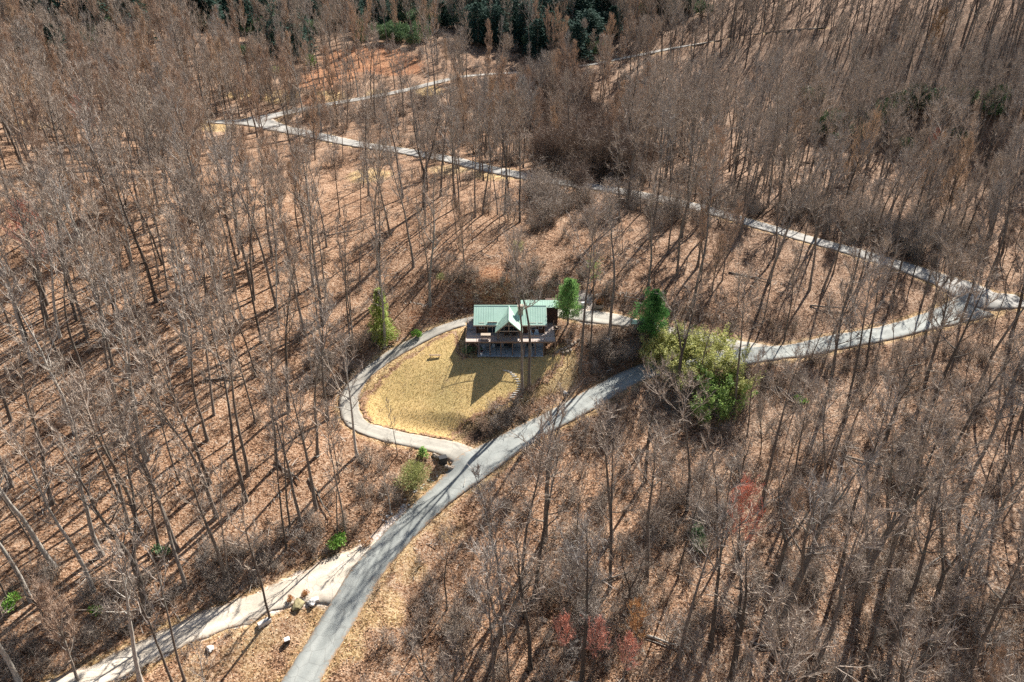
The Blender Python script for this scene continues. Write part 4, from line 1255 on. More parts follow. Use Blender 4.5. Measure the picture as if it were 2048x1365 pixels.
# dead leaves heaped on the floor (real flakes near the camera)
def flakes():
    mb = MB(); P = []
    n = 90000
    y = -62 + nrg.random(n)**1.3*110
    x = (nrg.random(n)*2-1)*((y+101)*.8+8)
    d, _ = road_info(x, y)
    l = inside(LAWN, x, y)
    k = (d > .1) & ~l & ~((np.abs(x) < 8) & (y > -1) & (y < 10))
    x, y = x[k], y[k]; z = ground(x, y)+.03
    for a, b, c in zip(x, y, z):
        mb.leaf(Vector((a, b, c)), Vector((rng.uniform(-1,1), rng.uniform(-1,1), rng.uniform(.0,.5))), Vector((rng.uniform(-.5,.5), rng.uniform(-.5,.5), 1)), rng.uniform(.10,.22), rng.uniform(.07,.14))
    obj('leaf_litter', mb, M['flake'], kind='stuff', label='loose curled brown leaves on the forest floor')
def make_flake():
    m, nt, b = mat('dry_leaf')
    geo = nt.nodes.new('ShaderNodeNewGeometry')
    c = ramp(nt, geo.outputs['Random Per Island'], [(0, (.13, .06, .03)), (.35, (.38, .18, .09)), (.7, (.56, .32, .18)), (1, (.72, .50, .33))])
    nt.links.new(c, b.inputs['Base Color']); b.inputs['Roughness'].default_value = .6
    return m
M['flake'] = make_flake()
flakes()

# ------------------------------------------------------------------ the house
def log_mat(name, base):
    m, nt, b = mat(name)
    v = coords(nt); f = noise(nt, v, 4, 5, .7)
    mp = N(nt, 'ShaderNodeMapping'); mp.inputs['Scale'].default_value = (.3, .3, 6); nt.links.new(v, mp.inputs[0])
    g = noise(nt, mp.outputs[0], 3, 3)
    c = ramp(nt, f, [(.3, tuple(x*.6 for x in base)), (.7, tuple(x*1.3 for x in base))])
    c = mixc(nt, g, c, tuple(x*.6 for x in base))
    nt.links.new(c, b.inputs['Base Color']); bump(nt, b, g, .4, .02)
    return m
M['log'] = log_mat('stained_logs', (.17, .085, .05))
M['timber'] = log_mat('timber_posts', (.30, .21, .15))
M['pale_timber'] = log_mat('sunbleached_timber', (.52, .42, .32))
def deck_mat():
    m, nt, b = mat('deck_boards')
    oi = nt.nodes.new('ShaderNodeObjectInfo'); v = coords(nt); f = noise(nt, v, 2.5, 4, .7)
    c = ramp(nt, oi.outputs['Random'], [(0, (.46, .38, .33)), (1, (.64, .54, .47))])
    c = mixc(nt, mth(nt, 'MULTIPLY', f, .35), c, (.33, .25, .20))
    nt.links.new(c, b.inputs['Base Color'])
    return m
M['deck'] = deck_mat()
def roof_mat():
    m, nt, b = mat('green_metal_roofing')
    v = coords(nt); f = noise(nt, v, .9, 4, .6); g = noise(nt, v, 6, 4)
    c = ramp(nt, f, [(.3, (.40, .60, .48)), (.7, (.48, .69, .56))])
    c = mixc(nt, mth(nt, 'MULTIPLY', g, .25), c, (.40, .52, .42))
    nt.links.new(c, b.inputs['Base Color'])
    b.inputs['Roughness'].default_value = .42; b.inputs['Specular IOR Level'].default_value = .5
    return m
M['roof'] = roof_mat()
M['concrete'] = simple('patio_concrete', (.50, .55, .56), .85, .12, 1.2)
M['block'] = simple('painted_block_wall', (.30, .33, .36), .85, .15, 2)
M['white'] = simple('white_paint', (.80, .80, .78), .6, .06, 4)
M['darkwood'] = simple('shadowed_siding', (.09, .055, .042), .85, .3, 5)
M['stone'] = simple('field_stone', (.34, .28, .22), .9, .35, 3)
M['white_stone'] = simple('white_stone', (.60, .57, .52), .9, .15, 3)
M['moss_stone'] = simple('lichen_stone', (.28, .24, .13), .9, .5, 2.2)
M['black'] = simple('black_plastic', (.018, .018, .02), .5, .3, 3, .4)
M['steel'] = simple('grey_blue_paint', (.36, .44, .50), .5, .15, 3, .4)
M['frame'] = simple('window_frame', (.55, .46, .36), .6, .1, 4)
M['red'] = simple('red_paint', (.40, .05, .03), .5, .1, 4)
M['brown_leafy'] = simple('dry_brown_leaves', (.22, .10, .06), .9, .4, 6)
def glass_mat(name, c):
    m, nt, b = mat(name)
    b.inputs['Base Color'].default_value = (*c, 1); b.inputs['Roughness'].default_value = .06; b.inputs['Specular IOR Level'].default_value = .7
    return m
M['glass'] = glass_mat('dark_window_glass', (.02, .03, .04))

def quad_slab(mb, a, b, c, d, th):
    a, b, c, d = map(Vector, (a, b, c, d))
    n = (b-a).cross(d-a).normalized()
    if n.z < 0: n = -n
    mb.prism([a, b, c, d], -n*th)

H = thing('house', 'log house with light green metal roof, central gable and wraparound deck above the lawn', 'house', (0, 0, 0))
DZ = 2.7          # deck height
XL, XR = -6.35, 5.75
WY0, WY1 = 3.1, 8.9
ridge_y, ridge_z, eave_y, eave_z = 6.0, 6.45, 2.6, 4.39
back_y, back_z = 9.4, 4.39
# upper walls: stacked logs as pieces on the front, solid core behind
mb = MB(); mb.box(XL+.55, XR-.45, WY0+.12, WY1, DZ, 4.6); obj('wall_core', mb, M['log'], H)
mb = MB()
for x in (XL+.55, XR-.65):
    mb.prism([(x, WY0+.12, 4.6), (x, WY1, 4.6), (x, ridge_y, 6.2)], (.2, 0, 0))
obj('gable_wall', mb, M['log'], H)
lg = MB(); lg.tube([Vector((0,0,0)), Vector((1,0,0))], [.13, .13], 8, cap=True); lgm = lg.mesh('log', [M['log']], True)
for i in range(7):
    o = link('log', lgm, H); o.location = (XL+.4, WY0+.06, DZ+.13+i*.26); o.scale = (XR-XL-.7, 1, 1)
    for x in (XL+.55, XR-.45):
        o = link('log', lgm, H); o.location = (x, WY0-.2, DZ+.0+.13+i*.26); o.rotation_euler = (0, 0, math.pi/2); o.scale = (WY1-WY0+.4, 1, 1)
# lower floor
mb = MB(); mb.box(XL+.6, XR-.5, WY0+.1, WY1, -.05, DZ-.26); obj('lower_wall', mb, M['block'], H)
# main roof slopes
mb = MB(); quad_slab(mb, (XL, eave_y, eave_z), (XR, eave_y, eave_z), (XR, ridge_y, ridge_z), (XL, ridge_y, ridge_z), .12); obj('roof', mb, M['roof'], H)
mb = MB(); quad_slab(mb, (XL, ridge_y, ridge_z), (XR, ridge_y, ridge_z), (XR, back_y, back_z), (XL, back_y, back_z), .12); obj('roof', mb, M['roof'], H)
# standing seams
sl = math.hypot(ridge_y-eave_y, ridge_z-eave_z); ang = math.atan2(ridge_z-eave_z, ridge_y-eave_y)
sm = MB(); sm.box(-.013, .013, 0, 1, 0, .022); smm = sm.mesh('roof_seam', [M['roof']])
GX = -.5          # gable ridge x
x = XL+.02
while x < XR:
    dxr = abs(x-GX)
    if dxr > 2.25:
        o = link('roof_seam', smm, H); o.location = (x, eave_y, eave_z); o.scale = (1, sl, 1); o.rotation_euler = (ang, 0, 0)
    o = link('roof_seam', smm, H); o.location = (x, ridge_y, ridge_z); o.scale = (1, sl, 1); o.rotation_euler = (-ang, 0, 0)
    x += .41
mb = MB(); mb.prism([(XL-.02, ridge_y-.16, ridge_z-.04), (XL-.02, ridge_y, ridge_z+.06), (XL-.02, ridge_y+.16, ridge_z-.04)], (XR-XL+.04, 0, 0)); obj('ridge_cap', mb, M['roof'], H)
mb = MB()
mb.box(XL, XR, eave_y-.03, eave_y+.0-.005, eave_z-.2, eave_z-.005)
for xx in (XL-.035, XR+.005):
    mb.prism([(xx, eave_y, eave_z-.22), (xx, eave_y, eave_z-.01), (xx, ridge_y, ridge_z-.01), (xx, ridge_y, ridge_z-.22)], (.03, 0, 0))
obj('fascia', mb, M['frame'], H)
# front gable (prow) over the porch
gz = 6.36; gy = .15; gez = 4.05; ghw = 2.25
for s in (-1, 1):
    mb = MB(); quad_slab(mb, (GX, gy, gz), (GX, ridge_y+.1, gz), (GX+s*ghw, ridge_y-2.0, gez), (GX+s*ghw, gy+.35, gez), .12)
    # trim the inner end so it dies into the main slope
    obj('gable_roof', mb, M['roof'], H)
    gs = math.hypot(ghw, gz-gez); ga = math.atan2(gez-gz, ghw)
    for k in range(9):
        yy = gy+.35+k*.4
        if yy > 3.6: break
        o = link('roof_seam', smm, H); o.location = (GX, yy, gz+.0); o.scale = (1, gs-.02, 1)
        o.rotation_euler = Matrix.Rotation(-s*math.pi/2, 3, 'Z').to_euler()
        R_ = Matrix.Rotation(-s*math.pi/2, 3, 'Z') @ Matrix.Rotation(math.atan2(gez-gz, ghw), 3, 'X')
        o.rotation_euler = R_.to_euler()
mb = MB(); mb.tube([Vector((GX, gy-.02, gz+.03)), Vector((GX, ridge_y, gz+.03))], [.07, .07], 6, cap=True); obj('ridge_cap', mb, M['roof'], H)
mb = MB(); mb.prism([(GX-1.75, 2.8, 5.0-.4), (GX+1.75, 2.8, 5.0-.4), (GX, 2.8, gz-.15)], (0, .2, 0)); mb.box(GX-1.75, GX+1.75, 2.8, 3.0, DZ, 4.6); obj('gable_front', mb, M['log'], H)
# porch truss beams and posts
def beam(name, a, b, r, m, parent, n=6):
    mb = MB(); mb.tube([Vector(a), Vector(b)], [r, r], n, cap=True); return obj(name, mb, m, parent, smooth=True)
beam('beam', (GX-1.9, .55, 4.3), (GX+1.9, .55, 4.3), .10, M['pale_timber'], H)
beam('beam', (GX-2.1, .5, 4.05), (GX, .35, gz-.22), .09, M['pale_timber'], H)
beam('beam', (GX+2.1, .5, 4.05), (GX, .35, gz-.22), .09, M['pale_timber'], H)
beam('beam', (GX, .5, 4.3), (GX, .4, gz-.3), .08, M['pale_timber'], H)
for xx in (GX-1.8, GX+1.8): beam('post', (xx, .45, DZ), (xx, .45, 4.3), .10, M['timber'], H)
# windows & doors on the upper floor
def window(x0, x1, y, z0, z1, parent, mull=1, name='window'):
    w = .06
    f = MB()
    f.box(x0-w, x1+w, y-.05, y-.0, z0-w, z0); f.box(x0-w, x1+w, y-.05, y-.0, z1, z1+w)
    f.box(x0-w, x0, y-.05, y-.0, z0, z1); f.box(x1, x1+w, y-.05, y-.0, z0, z1)
    for k in range(mull):
        xm = x0+(x1-x0)*(k+1)/(mull+1); f.box(xm-.03, xm+.03, y-.048, y, z0, z1)
    fo = obj(name, f, M['frame'], parent)
    for k in range(mull+1):
        a = x0+(x1-x0)*k/(mull+1)+(.03 if k else 0); b = x0+(x1-x0)*(k+1)/(mull+1)-(.03 if k < mull else 0)
        g = MB(); g.box(a, b, y-.02, y-.005, z0, z1); obj('pane', g, M['glass'], fo)
FY = WY0-.09
window(-4.0, -2.5, FY, DZ+.1, DZ+2.05, H, 1, 'sliding_door')
window(-5.4, -4.6, FY, DZ+.9, DZ+1.9, H, 1)
window(2.6, 3.9, FY, DZ+.7, DZ+1.9, H, 1)
window(4.4, 5.0, FY, DZ+.9, DZ+1.9, H, 0)
window(GX-1.5, GX-.1, 2.78, DZ+.1, DZ+2.0, H, 1, 'sliding_door'); window(GX+.1, GX+1.5, 2.78, DZ+.1, DZ+2.0, H, 1, 'sliding_door')
window(GX-.75, GX+.75, 2.78, 4.85, 5.3, H, 2)
# lower floor openings
LY = WY0+.08
window(-5.3, -3.9, LY, .9, 2.0, H, 1); window(-3.5, -1.9, LY, .1, 2.1, H, 1, 'sliding_door'); window(-1.4, -.6, LY, .1, 2.1, H, 0, 'door'); window(.0, 1.5, LY, .8, 2.0, H, 1); window(2.4, 3.6, LY, .1, 2.1, H, 1, 'sliding_door'); window(4.1, 4.9, LY, .9, 2.0, H, 0)
# chimney of stone
mb = MB(); mb.box(.95, 1.85, 4.3, 5.1, 4.6, 6.95); ch = obj('chimney', mb, M['stone'], H); bevel(ch, .04)
mb = MB(); mb.box(.88, 1.92, 4.23, 5.17, 6.96, 7.04); obj('chimney_cap', mb, M['stone'], ch)
# deck: boards one by one, front run and both sides
bd_ = MB(); bd_.box(0, 1, 0, .135, -.03, 0); bdm = bd_.mesh('deck_board', [M['deck']])
DX0, DX1 = -7.6, 7.1
k = 0; y = .0
while y < 2.95:
    o = link('deck_board', bdm, H); o.location = (DX0, y, DZ); o.scale = (DX1-DX0, 1, 1); y += .145
y = 2.95
while y < 7.4:
    o = link('deck_board', bdm, H); o.location = (DX0, y, DZ); o.scale = (XL+.42-DX0, 1, 1)
    o = link('deck_board', bdm, H); o.location = (XR-.32, y, DZ); o.scale = (DX1-(XR-.32), 1, 1); y += .145
mb = MB()
mb.box(DX0-.03, DX1+.03, -.06, -.01, DZ-.27, DZ+.01)
mb.box(DX0-.06, DX0-.01, -.005, 7.45, DZ-.27, DZ+.01); mb.box(DX1+.01, DX1+.06, -.005, 7.45, DZ-.27, DZ+.01)
obj('deck_rim', mb, M['timber'], H)
mb = MB()
xx = DX0+.4
while xx < DX1: mb.box(xx-.02, xx+.02, 0, 2.95, DZ-.25, DZ-.035); xx += .6
obj('joists', mb, M['timber'], H)
# support posts
for xx in (-7.5, -5.4, -3.6, -1.8, 0.1, 2.0, 3.8, 5.2, 7.0):
    z0 = G(xx, .1)-.3
    beam('post', (xx, .1, min(z0, -.02)), (xx, .1, DZ-.27), .09, M['pale_timber'] if xx < -7 else M['timber'], H)
for yy in (3.5, 7.0):
    for xx in (DX0+.1, DX1-.1):
        beam('post', (xx, yy, G(xx, yy)-.3), (xx, yy, DZ-.27), .09, M['timber'], H)
beam('brace', (-7.45, .1, 1.7), (-6.7, .1, DZ-.27), .05, M['pale_timber'], H); beam('brace', (-5.45, .1, 1.7), (-6.2, .1, DZ-.27), .05, M['pale_timber'], H)
# railing
def rail(a, b, n):
    a, b = Vector(a), Vector(b)
    for zz, r in ((.95, .035), (.12, .02)):
        beam('rail', a+Vector((0,0,zz)), b+Vector((0,0,zz)), r, M['timber'], H, 4)
    for i in range(n+1):
        p = a.lerp(b, i/n); beam('rail_post', p, p+Vector((0,0,1.0)), .035, M['timber'], H, 4)
    mb = MB(); L = (b-a).length; m_ = int(L/.5)
    for i in range(m_):
        p = a.lerp(b, (i+.5)/m_); mb.tube([p+Vector((0,0,.12)), p+Vector((0,0,.95))], [.009, .009], 3)
    obj('balusters', mb, M['timber'], H, kind='stuff')
rail((DX0+.05, .05, DZ), (DX1-.05, .05, DZ), 8)
rail((DX0+.05, .05, DZ), (DX0+.05, 7.3, DZ), 4); rail((DX0+.05, 7.35, DZ), (XL+.4, 7.35, DZ), 1)
rail((DX1-.05, .05, DZ), (DX1-.05, 7.3, DZ), 4)
# steps down from the right side of the deck
for i in range(5):
    mb = MB(); z = DZ-.18-i*.2; mb.box(DX1+.08+i*.3, DX1+.4+i*.3, 6.0, 7.0, z-.05, z); obj('step', mb, M['pale_timber'], H)
# patio slabs, one by one
for i in range(7):
    x0 = -5.7+i*1.55
    mb = MB(); mb.box(x0+.01, x0+1.53, -.15, 2.95, -.12, .06); bevel(obj('patio_slab', mb, M['concrete'], H), .015)
# rear wing
WXL, WXR = 1.5, 7.95
mb = MB(); quad_slab(mb, (WXL, 6.55, 5.78), (WXR, 6.55, 5.78), (WXR, 8.0, 6.5), (WXL, 8.0, 6.5), .1); obj('wing_roof', mb, M['roof'], H)
mb = MB(); quad_slab(mb, (WXL, 8.0, 6.5), (WXR, 8.0, 6.5), (WXR, 10.9, 5.0), (WXL, 10.9, 5.0), .1); obj('wing_roof', mb, M['roof'], H)
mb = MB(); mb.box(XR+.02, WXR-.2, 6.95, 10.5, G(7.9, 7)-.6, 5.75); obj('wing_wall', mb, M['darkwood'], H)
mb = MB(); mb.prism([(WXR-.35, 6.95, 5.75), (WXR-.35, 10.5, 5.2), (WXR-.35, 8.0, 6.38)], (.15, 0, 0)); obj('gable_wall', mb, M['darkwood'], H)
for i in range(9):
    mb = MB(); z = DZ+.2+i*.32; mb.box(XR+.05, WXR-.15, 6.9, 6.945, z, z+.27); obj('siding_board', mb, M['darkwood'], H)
xx = WXL+.02
while xx < WXR:
    o = link('roof_seam', smm, H); o.location = (xx, 6.55, 5.78); o.scale = (1, 1.6, 1); o.rotation_euler = (math.atan2(.72, 1.45), 0, 0); xx += .41

# ---- things on the deck and patio
def chair(loc, rz, m, label, name='deck_chair', group='chairs on the deck and patio'):
    t = thing(name, label, 'chair', loc, rz, group)
    mb = MB()
    for i in range(5): mb.box(-.27+i*.11, -.18+i*.11, -.25, .28, .36, .39)
    obj('seat', mb, m, t)
    mb = MB()
    for i in range(5): mb.prism([(-.27+i*.11, .26, .36), (-.18+i*.11, .26, .36), (-.18+i*.11, .52, 1.0-.05*abs(i-2)), (-.27+i*.11, .52, 1.0-.05*abs(i-2))], (0, .025, .01))
    obj('backrest', mb, m, t)
    for sx in (-.33, .30):
        for sy in (-.28, .25):
            mb = MB(); mb.box(sx, sx+.04, sy, sy+.05, 0, .56); obj('leg', mb, m, t)
        mb = MB(); mb.box(sx-.03, sx+.07, -.32, .34, .56, .59); obj('armrest', mb, m, t)
    return t
chair((3.0, 1.9, DZ), 0.15, M['steel'], 'grey slatted armchair on the deck under the right hand window')
chair((4.0, 1.95, DZ), -.2, M['steel'], 'grey slatted armchair on the deck nearer its right end')
chair((-7.0, 4.3, DZ), 1.2, M['steel'], 'blue grey armchair on the left side of the deck')
chair((.35, 1.7, DZ), .3, M['darkwood'], 'dark wooden armchair on the deck under the central gable')
chair((-.9, 1.8, DZ), -.3, M['darkwood'], 'dark wooden armchair left of the other under the gable')
chair((-4.6, 1.6, .06), .4, M['steel'], 'grey chair on the lower patio at its left end')
chair((-3.2, 1.9, .06), -.2, M['steel'], 'grey chair on the lower patio before the glass door')
t = thing('patio_table', 'pale rectangular table on the deck left of the gable', 'table', (-4.3, 1.15, DZ), 0)
mb = MB()
for i in range(6): mb.box(-.8, .8, -.42+i*.142, -.42+i*.142+.13, .72, .75)
obj('table_top', mb, M['pale_timber'], t)
for sx in (-.7, .64):
    for sy in (-.36, .3):
        mb = MB(); mb.box(sx, sx+.06, sy, sy+.06, 0, .72); obj('leg', mb, M['darkwood'], t)
for s, w in ((-.72, 'in front of'), (.75, 'behind')):
    t2 = thing('bench', 'dark wooden bench ' + w + ' the pale table on the deck', 'bench', (-4.3, 1.15+s, DZ), 0, 'benches at the deck table')
    mb = MB(); mb.box(-.75, .75, -.14, .14, .41, .45); obj('seat', mb, M['darkwood'], t2)
    for sx in (-.6, .54):
        mb = MB(); mb.box(sx, sx+.06, -.12, .12, 0, .41); obj('leg', mb, M['darkwood'], t2)
def pot(loc, r, h, m, label, leafm=None):
    t = thing('flower_pot', label, 'flower pot', loc)
    mb = MB(); mb.tube([Vector((0,0,0)), Vector((0,0,h*.9)), Vector((0,0,h*.9)), Vector((0,0,h)), Vector((0,0,h)), Vector((0,0,h*.85))], [r*.72, r, r*1.12, r*1.12, r*.9, r*.88], 14); mb.f.append(tuple(range(14))); mb.m.append(0)
    mb.f.append(tuple(len(mb.v)-14+i for i in range(14))); mb.m.append(0)
    obj('pot', mb, m, t, smooth=False)
    if leafm:
        _, C = leafy_bush(.6, .35, 120, .12, .06, 4)
        o = obj('plant', C, leafm, t); o.location = (0, 0, h*.8)
pot((-5.05, .25, .06), .22, .55, M['white'], 'white pot at the left front corner of the patio')
pot((-5.45, .55, .06), .13, .3, M['white'], 'small white pot beside the taller white one')
pot((-5.0, .95, .06), .2, .5, M['red'], 'dark red pot just behind the white one on the patio', M['leaf_laurel'])
t = thing('grill', 'covered black grill against the lower wall of the house', 'grill', (-.3, 2.3, .06))
mb = MB(); mb.box(-.4, .4, -.25, .25, .45, .85); bevel(obj('body', mb, M['black'], t), .03)
mb = MB(); mb.tube([Vector((-.4, 0, .87)), Vector((.4, 0, .87))], [.24, .24], 12, cap=True); obj('lid', mb, M['black'], t, smooth=True)
for sx in (-.36, .3):
    mb = MB(); mb.box(sx, sx+.05, -.2, .2, 0, .45); obj('leg', mb, M['black'], t)
# two pale boards leaning at the right deck corner
for i, (yy, zz) in enumerate(((5.2, 3.1), (4.5, 2.9))):
    mb = MB(); mb.box(-.6, .6, -.1, .1, 0, .05); o = obj('timber_board', mb, M['pale_timber'])
    o.location = (7.75, yy, zz-.25+.05*i); o.rotation_euler = (.1, .12*(1-2*i), -.35+.6*i)
    o['label'] = ('upper' if i == 0 else 'lower') + ' pale board resting off the right side of the deck'; o['category'] = 'board'

# ------------------------------------------------------------------ lawn and yard things
steps_px = [(1008,741),(1014,742),(1020,745),(1025,749),(1029,753),(1033,758),(1036,763),(1038,768),(1039,773),(1038,778),(1035,782),(1031,786),(1028,790),(1024,795)]
t = thing('stepping_stone_path', 'curving row of pale stone treads descending the lawn below the patio', 'path', at(1026, 765))
o0 = t.location.copy()
for i, (px, py) in enumerate(steps_px):
    p = at(px, py); q = at(*steps_px[min(i+1, 13)]) if i < 13 else at(1021, 799)
    mb = MB(); w = .36; mb.box(-w, w, -.12, .12, -.15, .07); o = obj('tread', mb, M['white_stone'], t); bevel(o, .02)
    o.location = p-o0; o.rotation_euler = (rng.uniform(-.03,.03), rng.uniform(-.03,.03), rng.uniform(-.12,.12) + (-.35 if i < 3 else (.25 if i > 10 else 0)))
def rock(px, py, size, m, label, cat='rock', group=None, name='boulder', loc=None, flat=.7):
    import bmesh
    bmx = bmesh.new(); bmesh.ops.create_icosphere(bmx, subdivisions=2, radius=1)
    for v in bmx.verts:
        k = 1 + .22*math.sin(v.co.x*3+px)+.18*math.sin(v.co.y*4+py)+rng.uniform(-.09,.09)
        v.co = Vector((v.co.x*size[0]*k, v.co.y*size[1]*k, v.co.z*size[2]*k))
    me = bpy.data.meshes.new(name); bmx.to_mesh(me); bmx.free(); me.materials.append(m)
    o = link(name, me, None, (loc or at(px, py)) + Vector((0, 0, size[2]*.25)), label=label, category=cat)
    o.rotation_euler = (0, 0, rng.uniform(0, 3))
    if group: o['group'] = group
    return o
rock(596, 1212, (.75,.6,.5), M['moss_stone'], 'yellow lichen covered boulder on the grass point between the two roads')
rock(622, 1207, (.5,.5,.35), M['white_stone'], 'white boulder with dark patches on the point between the two roads')
rock(421, 1300, (.45,.35,.35), M['white_stone'], 'pale stone alone on the verge below the gravel track')
rock(893, 935, (.4,.35,.3), M['stone'], 'grey stone nearest the black box by the driveway junction')
rock(903, 937, (.45,.35,.35), M['stone'], 'larger grey stone at the corner of the driveway junction')
rock(872, 914, (.6,.35,.35), M['stone'], 'long pale stone behind the black box at the driveway junction')
rock(1217, 678, (.7,.5,.3), M['white_stone'], 'flat bluish white stone under the trees right of the house')
rock(1131, 787, (.5,.4,.3), M['white_stone'], 'white stone on the bank beside the paved road')
rock(1086, 1242, (.5,.4,.3), M['stone'], 'grey rock on the leafy slope right of the lower road')
for i, (px, py) in enumerate([(1118,702),(1124,699),(1131,697),(1138,694),(1144,690),(1126,706),(1135,703),(1150,686),(1157,681),(1112,706),(1141,700),(1108,712)]):
    rock(px, py, (rng.uniform(.2,.42), .25, .18), M['stone'], 'small pale stone in the scatter of rocks right of the patio', 'rock', 'scattered rocks right of the patio', 'rock')
for i in range(26):
    u = rng.random(); px, py = 700+u*215+rng.uniform(-8,4), 1150-u*205+rng.uniform(-8,4)
    rock(px-28, py-8, (rng.uniform(.1,.22), .14, .1), M['white_stone'], 'small white stone along the gravel shoulder of the paved road', 'rock', 'white stones along the road shoulder', 'rock')
# slab stone at the base of the lone tree, white block pile
def block(name, px, py, dims, m, label, cat, rz=0, tilt=0, group=None, dz=0):
    mb = MB(); a, b, c = dims; mb.box(-a/2, a/2, -b/2, b/2, -.15, c); o = obj(name, mb, m); bevel(o, .03)
    o.location = at(px, py)+Vector((0,0,dz)); o.rotation_euler = (tilt, 0, rz); o['label'] = label; o['category'] = cat
    if group: o['group'] = group
    return o
block('stone_slab', 529, 1247, (1.5, .55, .4), M['white_stone'], 'long pale stone slab at the foot of the lone pole tree', 'stone', .7)
block('stone_slab', 630, 1201, (.9, .6, .3), M['white_stone'], 'square white stone slab lying beside the white boulder', 'stone', .4, .15)
t = thing('utility_box', 'small white and black utility box on the leafy verge near the road', 'utility box', at(575, 1286), .5)
mb = MB(); mb.box(-.28, .28, -.25, .25, 0, .55); bevel(obj('body', mb, M['black'], t), .03)
mb = MB(); mb.box(-.31, .31, -.28, .28, .55, .68); bevel(obj('lid', mb, M['white'], t), .03)
t = thing('storage_box', 'black open topped bin on the bank at the driveway junction', 'bin', at(886, 925), .35)
mb = MB(); mb.box(-.55, .55, -.42, .42, -.2, .9); bevel(obj('body', mb, M['black'], t), .03)
mb = MB(); mb.box(-.6, .6, -.47, .47, .9, .98); bevel(obj('lid', mb, M['black'], t), .02)
t = thing('bench', 'weathered low plank bench alone on the left part of the lawn', 'bench', at(870, 715), -.06)
mb = MB(); mb.box(-.95, .95, -.17, .17, .38, .44); obj('seat', mb, M['timber'], t)
for sx in (-.75, .69):
    mb = MB(); mb.box(sx, sx+.06, -.14, .14, -.1, .38); obj('leg', mb, M['timber'], t)
# brown dried shrubs on the point
def brown_bush(px, py, H_, R_, label):
    plant('dry_shrub', label, 'shrub', px, py, leafy_bush(H_, R_, 420, .16, .08, 6), 'bark', 'leaf_dead', t_name='stems')
brown_bush(583, 1203, .8, .5, 'dry brown tuft left of the lichen boulder')
brown_bush(612, 1192, .8, .5, 'dry brown tuft behind the white boulder')
brown_bush(735, 1092, 1.2, 1.0, 'rusty low bush on the bank above the road junction')
brown_bush(1085, 880, 1.0, .8, 'rust coloured bush at the edge of the paved road')
# ringed planter with dark shrub behind the house
t = thing('planter', 'round stone edged planter with a dark brown shrub on the parking area behind the house', 'planter', at(1197, 612))
mb = MB(); mb.tube([Vector((0,0,-.2)), Vector((0,0,.45)), Vector((0,0,.45)), Vector((0,0,.3))], [.95, .9, .75, .72], 18)
mb.f.append(tuple(len(mb.v)-18+i for i in range(18))); mb.m.append(0); obj('rim', mb, M['stone'], t)
_, C = leafy_bush(1.5, 1.1, 900, .16, .08, 9); obj('shrub', C, M['leaf_dead'], t).location = (0, 0, .2)
block('white_box', 1167, 610, (.8, .5, .5), M['white'], 'small white box at the edge of the parking area behind the house', 'box', .2)

# parked car under the pine
def car(loc, rz):
    t = thing('parked_car', 'dark green car parked under the dark green pine beside the driveway', 'car', loc, rz)
    prof = [(-2.2,.35),(-2.2,.85),(-1.95,.98),(-1.1,1.02),(-.35,1.48),(1.2,1.50),(1.95,1.05),(2.2,.95),(2.2,.35)]
    mb = MB(); mb.prism([(x, -.86, z) for x, z in prof], (0, 1.72, 0)); o = obj('body', mb, M['carpaint'], t); bevel(o, .09, 3)
    for s in (-1, 1):
        mb = MB(); mb.prism([(-.95, s*.868, 1.03), (-.32, s*.868, 1.42), (1.15, s*.868, 1.43), (1.7, s*.868, 1.06)], (0, s*.012, 0)); obj('side_window', mb, M['glass'], t)
    mb = MB(); quad_slab(mb, (-1.06, -.72, 1.06), (-1.06, .72, 1.06), (-.42, .66, 1.47), (-.42, -.66, 1.47), -.012); obj('windscreen', mb, M['glass'], t)
    mb = MB(); quad_slab(mb, (1.86, -.7, 1.13), (1.86, .7, 1.13), (1.28, .66, 1.49), (1.28, -.66, 1.49), -.012); obj('rear_window', mb, M['glass'], t)
    for x in (-1.4, 1.4):
        for s in (-1, 1):
            w = MB(); w.tube([Vector((x, s*.70, .33)), Vector((x, s*.89, .33))], [.33, .33], 18, cap=True); wo_ = obj('wheel', w, M['black'], t)
            w = MB(); w.tube([Vector((x, s*.885, .33)), Vector((x, s*.90, .33))], [.19, .19], 12, cap=True); obj('rim', w, M['steel'], wo_)
    for s in (-.62, .62):
        mb = MB(); mb.box(-2.22, -2.17, s-.17, s+.17, .68, .82); obj('headlight', mb, M['white'], t)
        mb = MB(); mb.box(2.17, 2.22, s-.15, s+.15, .72, .9); obj('tail_light', mb, M['red'], t)
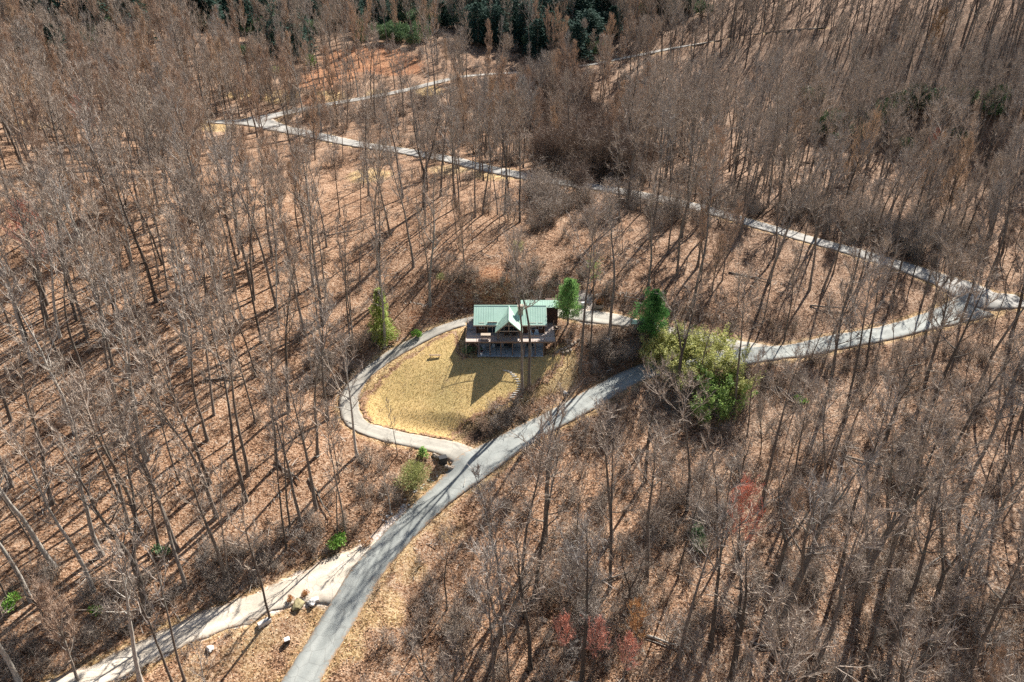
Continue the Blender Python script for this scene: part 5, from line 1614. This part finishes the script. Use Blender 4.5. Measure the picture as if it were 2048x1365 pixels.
M['carpaint'] = simple('dark_green_car_paint', (.02, .06, .05), .25, .1, 2, .6)
cp = at(1286, 656); car(cp, math.radians(-8))

# ------------------------------------------------------------------ fallen logs
LOGS = [(640,1000,6.5,-.9,'fallen trunk leaning diagonally across the slope left of the feathery shrub'),(575,945,5,-.6,'short fallen log above the long leaning trunk'),
 (1245,1150,6,.3,'broken fallen trunk in the brush right of the lower road'),(1340,1290,5.5,-.5,'fallen pale log low on the brushy slope'),(1560,1300,6,-.3,'long fallen trunk near the lower right trees'),
 (1800,740,7,.2,'fallen log below the right hand switchback'),(1500,555,8,-.15,'fallen trunk on the slope beneath the long straight road'),(1700,430,9,-.5,'dead trunk lying on the hillside above the straight road'),
 (1640,330,9,-.7,'grey fallen trunk on the upper right slope'),(1660,620,7,-.1,'fallen log between the driveway and the straight road'),(450,760,6,.4,'fallen log among trunks on the left slope'),
 (200,900,6,.5,'weathered fallen log on the far left slope'),(690,470,8,.3,'fallen trunk on the rise above the driveway'),(1740,930,7,-.6,'dark fallen trunk on the right hand slope'),(1860,1130,6,.5,'pale fallen log at the right edge of the lower wood')]
for px, py, L, rz, lab in LOGS:
    p = at(px, py); a = p + Vector((-math.cos(rz)*L/2, -math.sin(rz)*L/2, 0)); b = p + Vector((math.cos(rz)*L/2, math.sin(rz)*L/2, 0))
    a.z = G(a.x, a.y)+.12; b.z = G(b.x, b.y)+.35
    t = thing('fallen_log', lab, 'log', p)
    T = MB(); pts = [a.lerp(b, k/6)-p+Vector((rng.uniform(-.12,.12), rng.uniform(-.12,.12), rng.uniform(0,.12))) for k in range(7)]
    T.tube(pts, [.17-.016*k for k in range(7)], 7, cap=True); obj('trunk', T, M['bark_pale' if 'pale' in lab or 'weathered' in lab else 'bark'], t, smooth=True)
    C = MB()
    for k in range(7):
        q = pts[rng.randrange(3, 7)]; e = q+Vector((rng.uniform(-1,1), rng.uniform(-1,1), rng.uniform(.1,.8)))*1.4; C.tube([q, q.lerp(e,.5)+rv(.1), e], [.04,.025,.01], 3)
    obj('branches', C, M['bark_pale'], t)
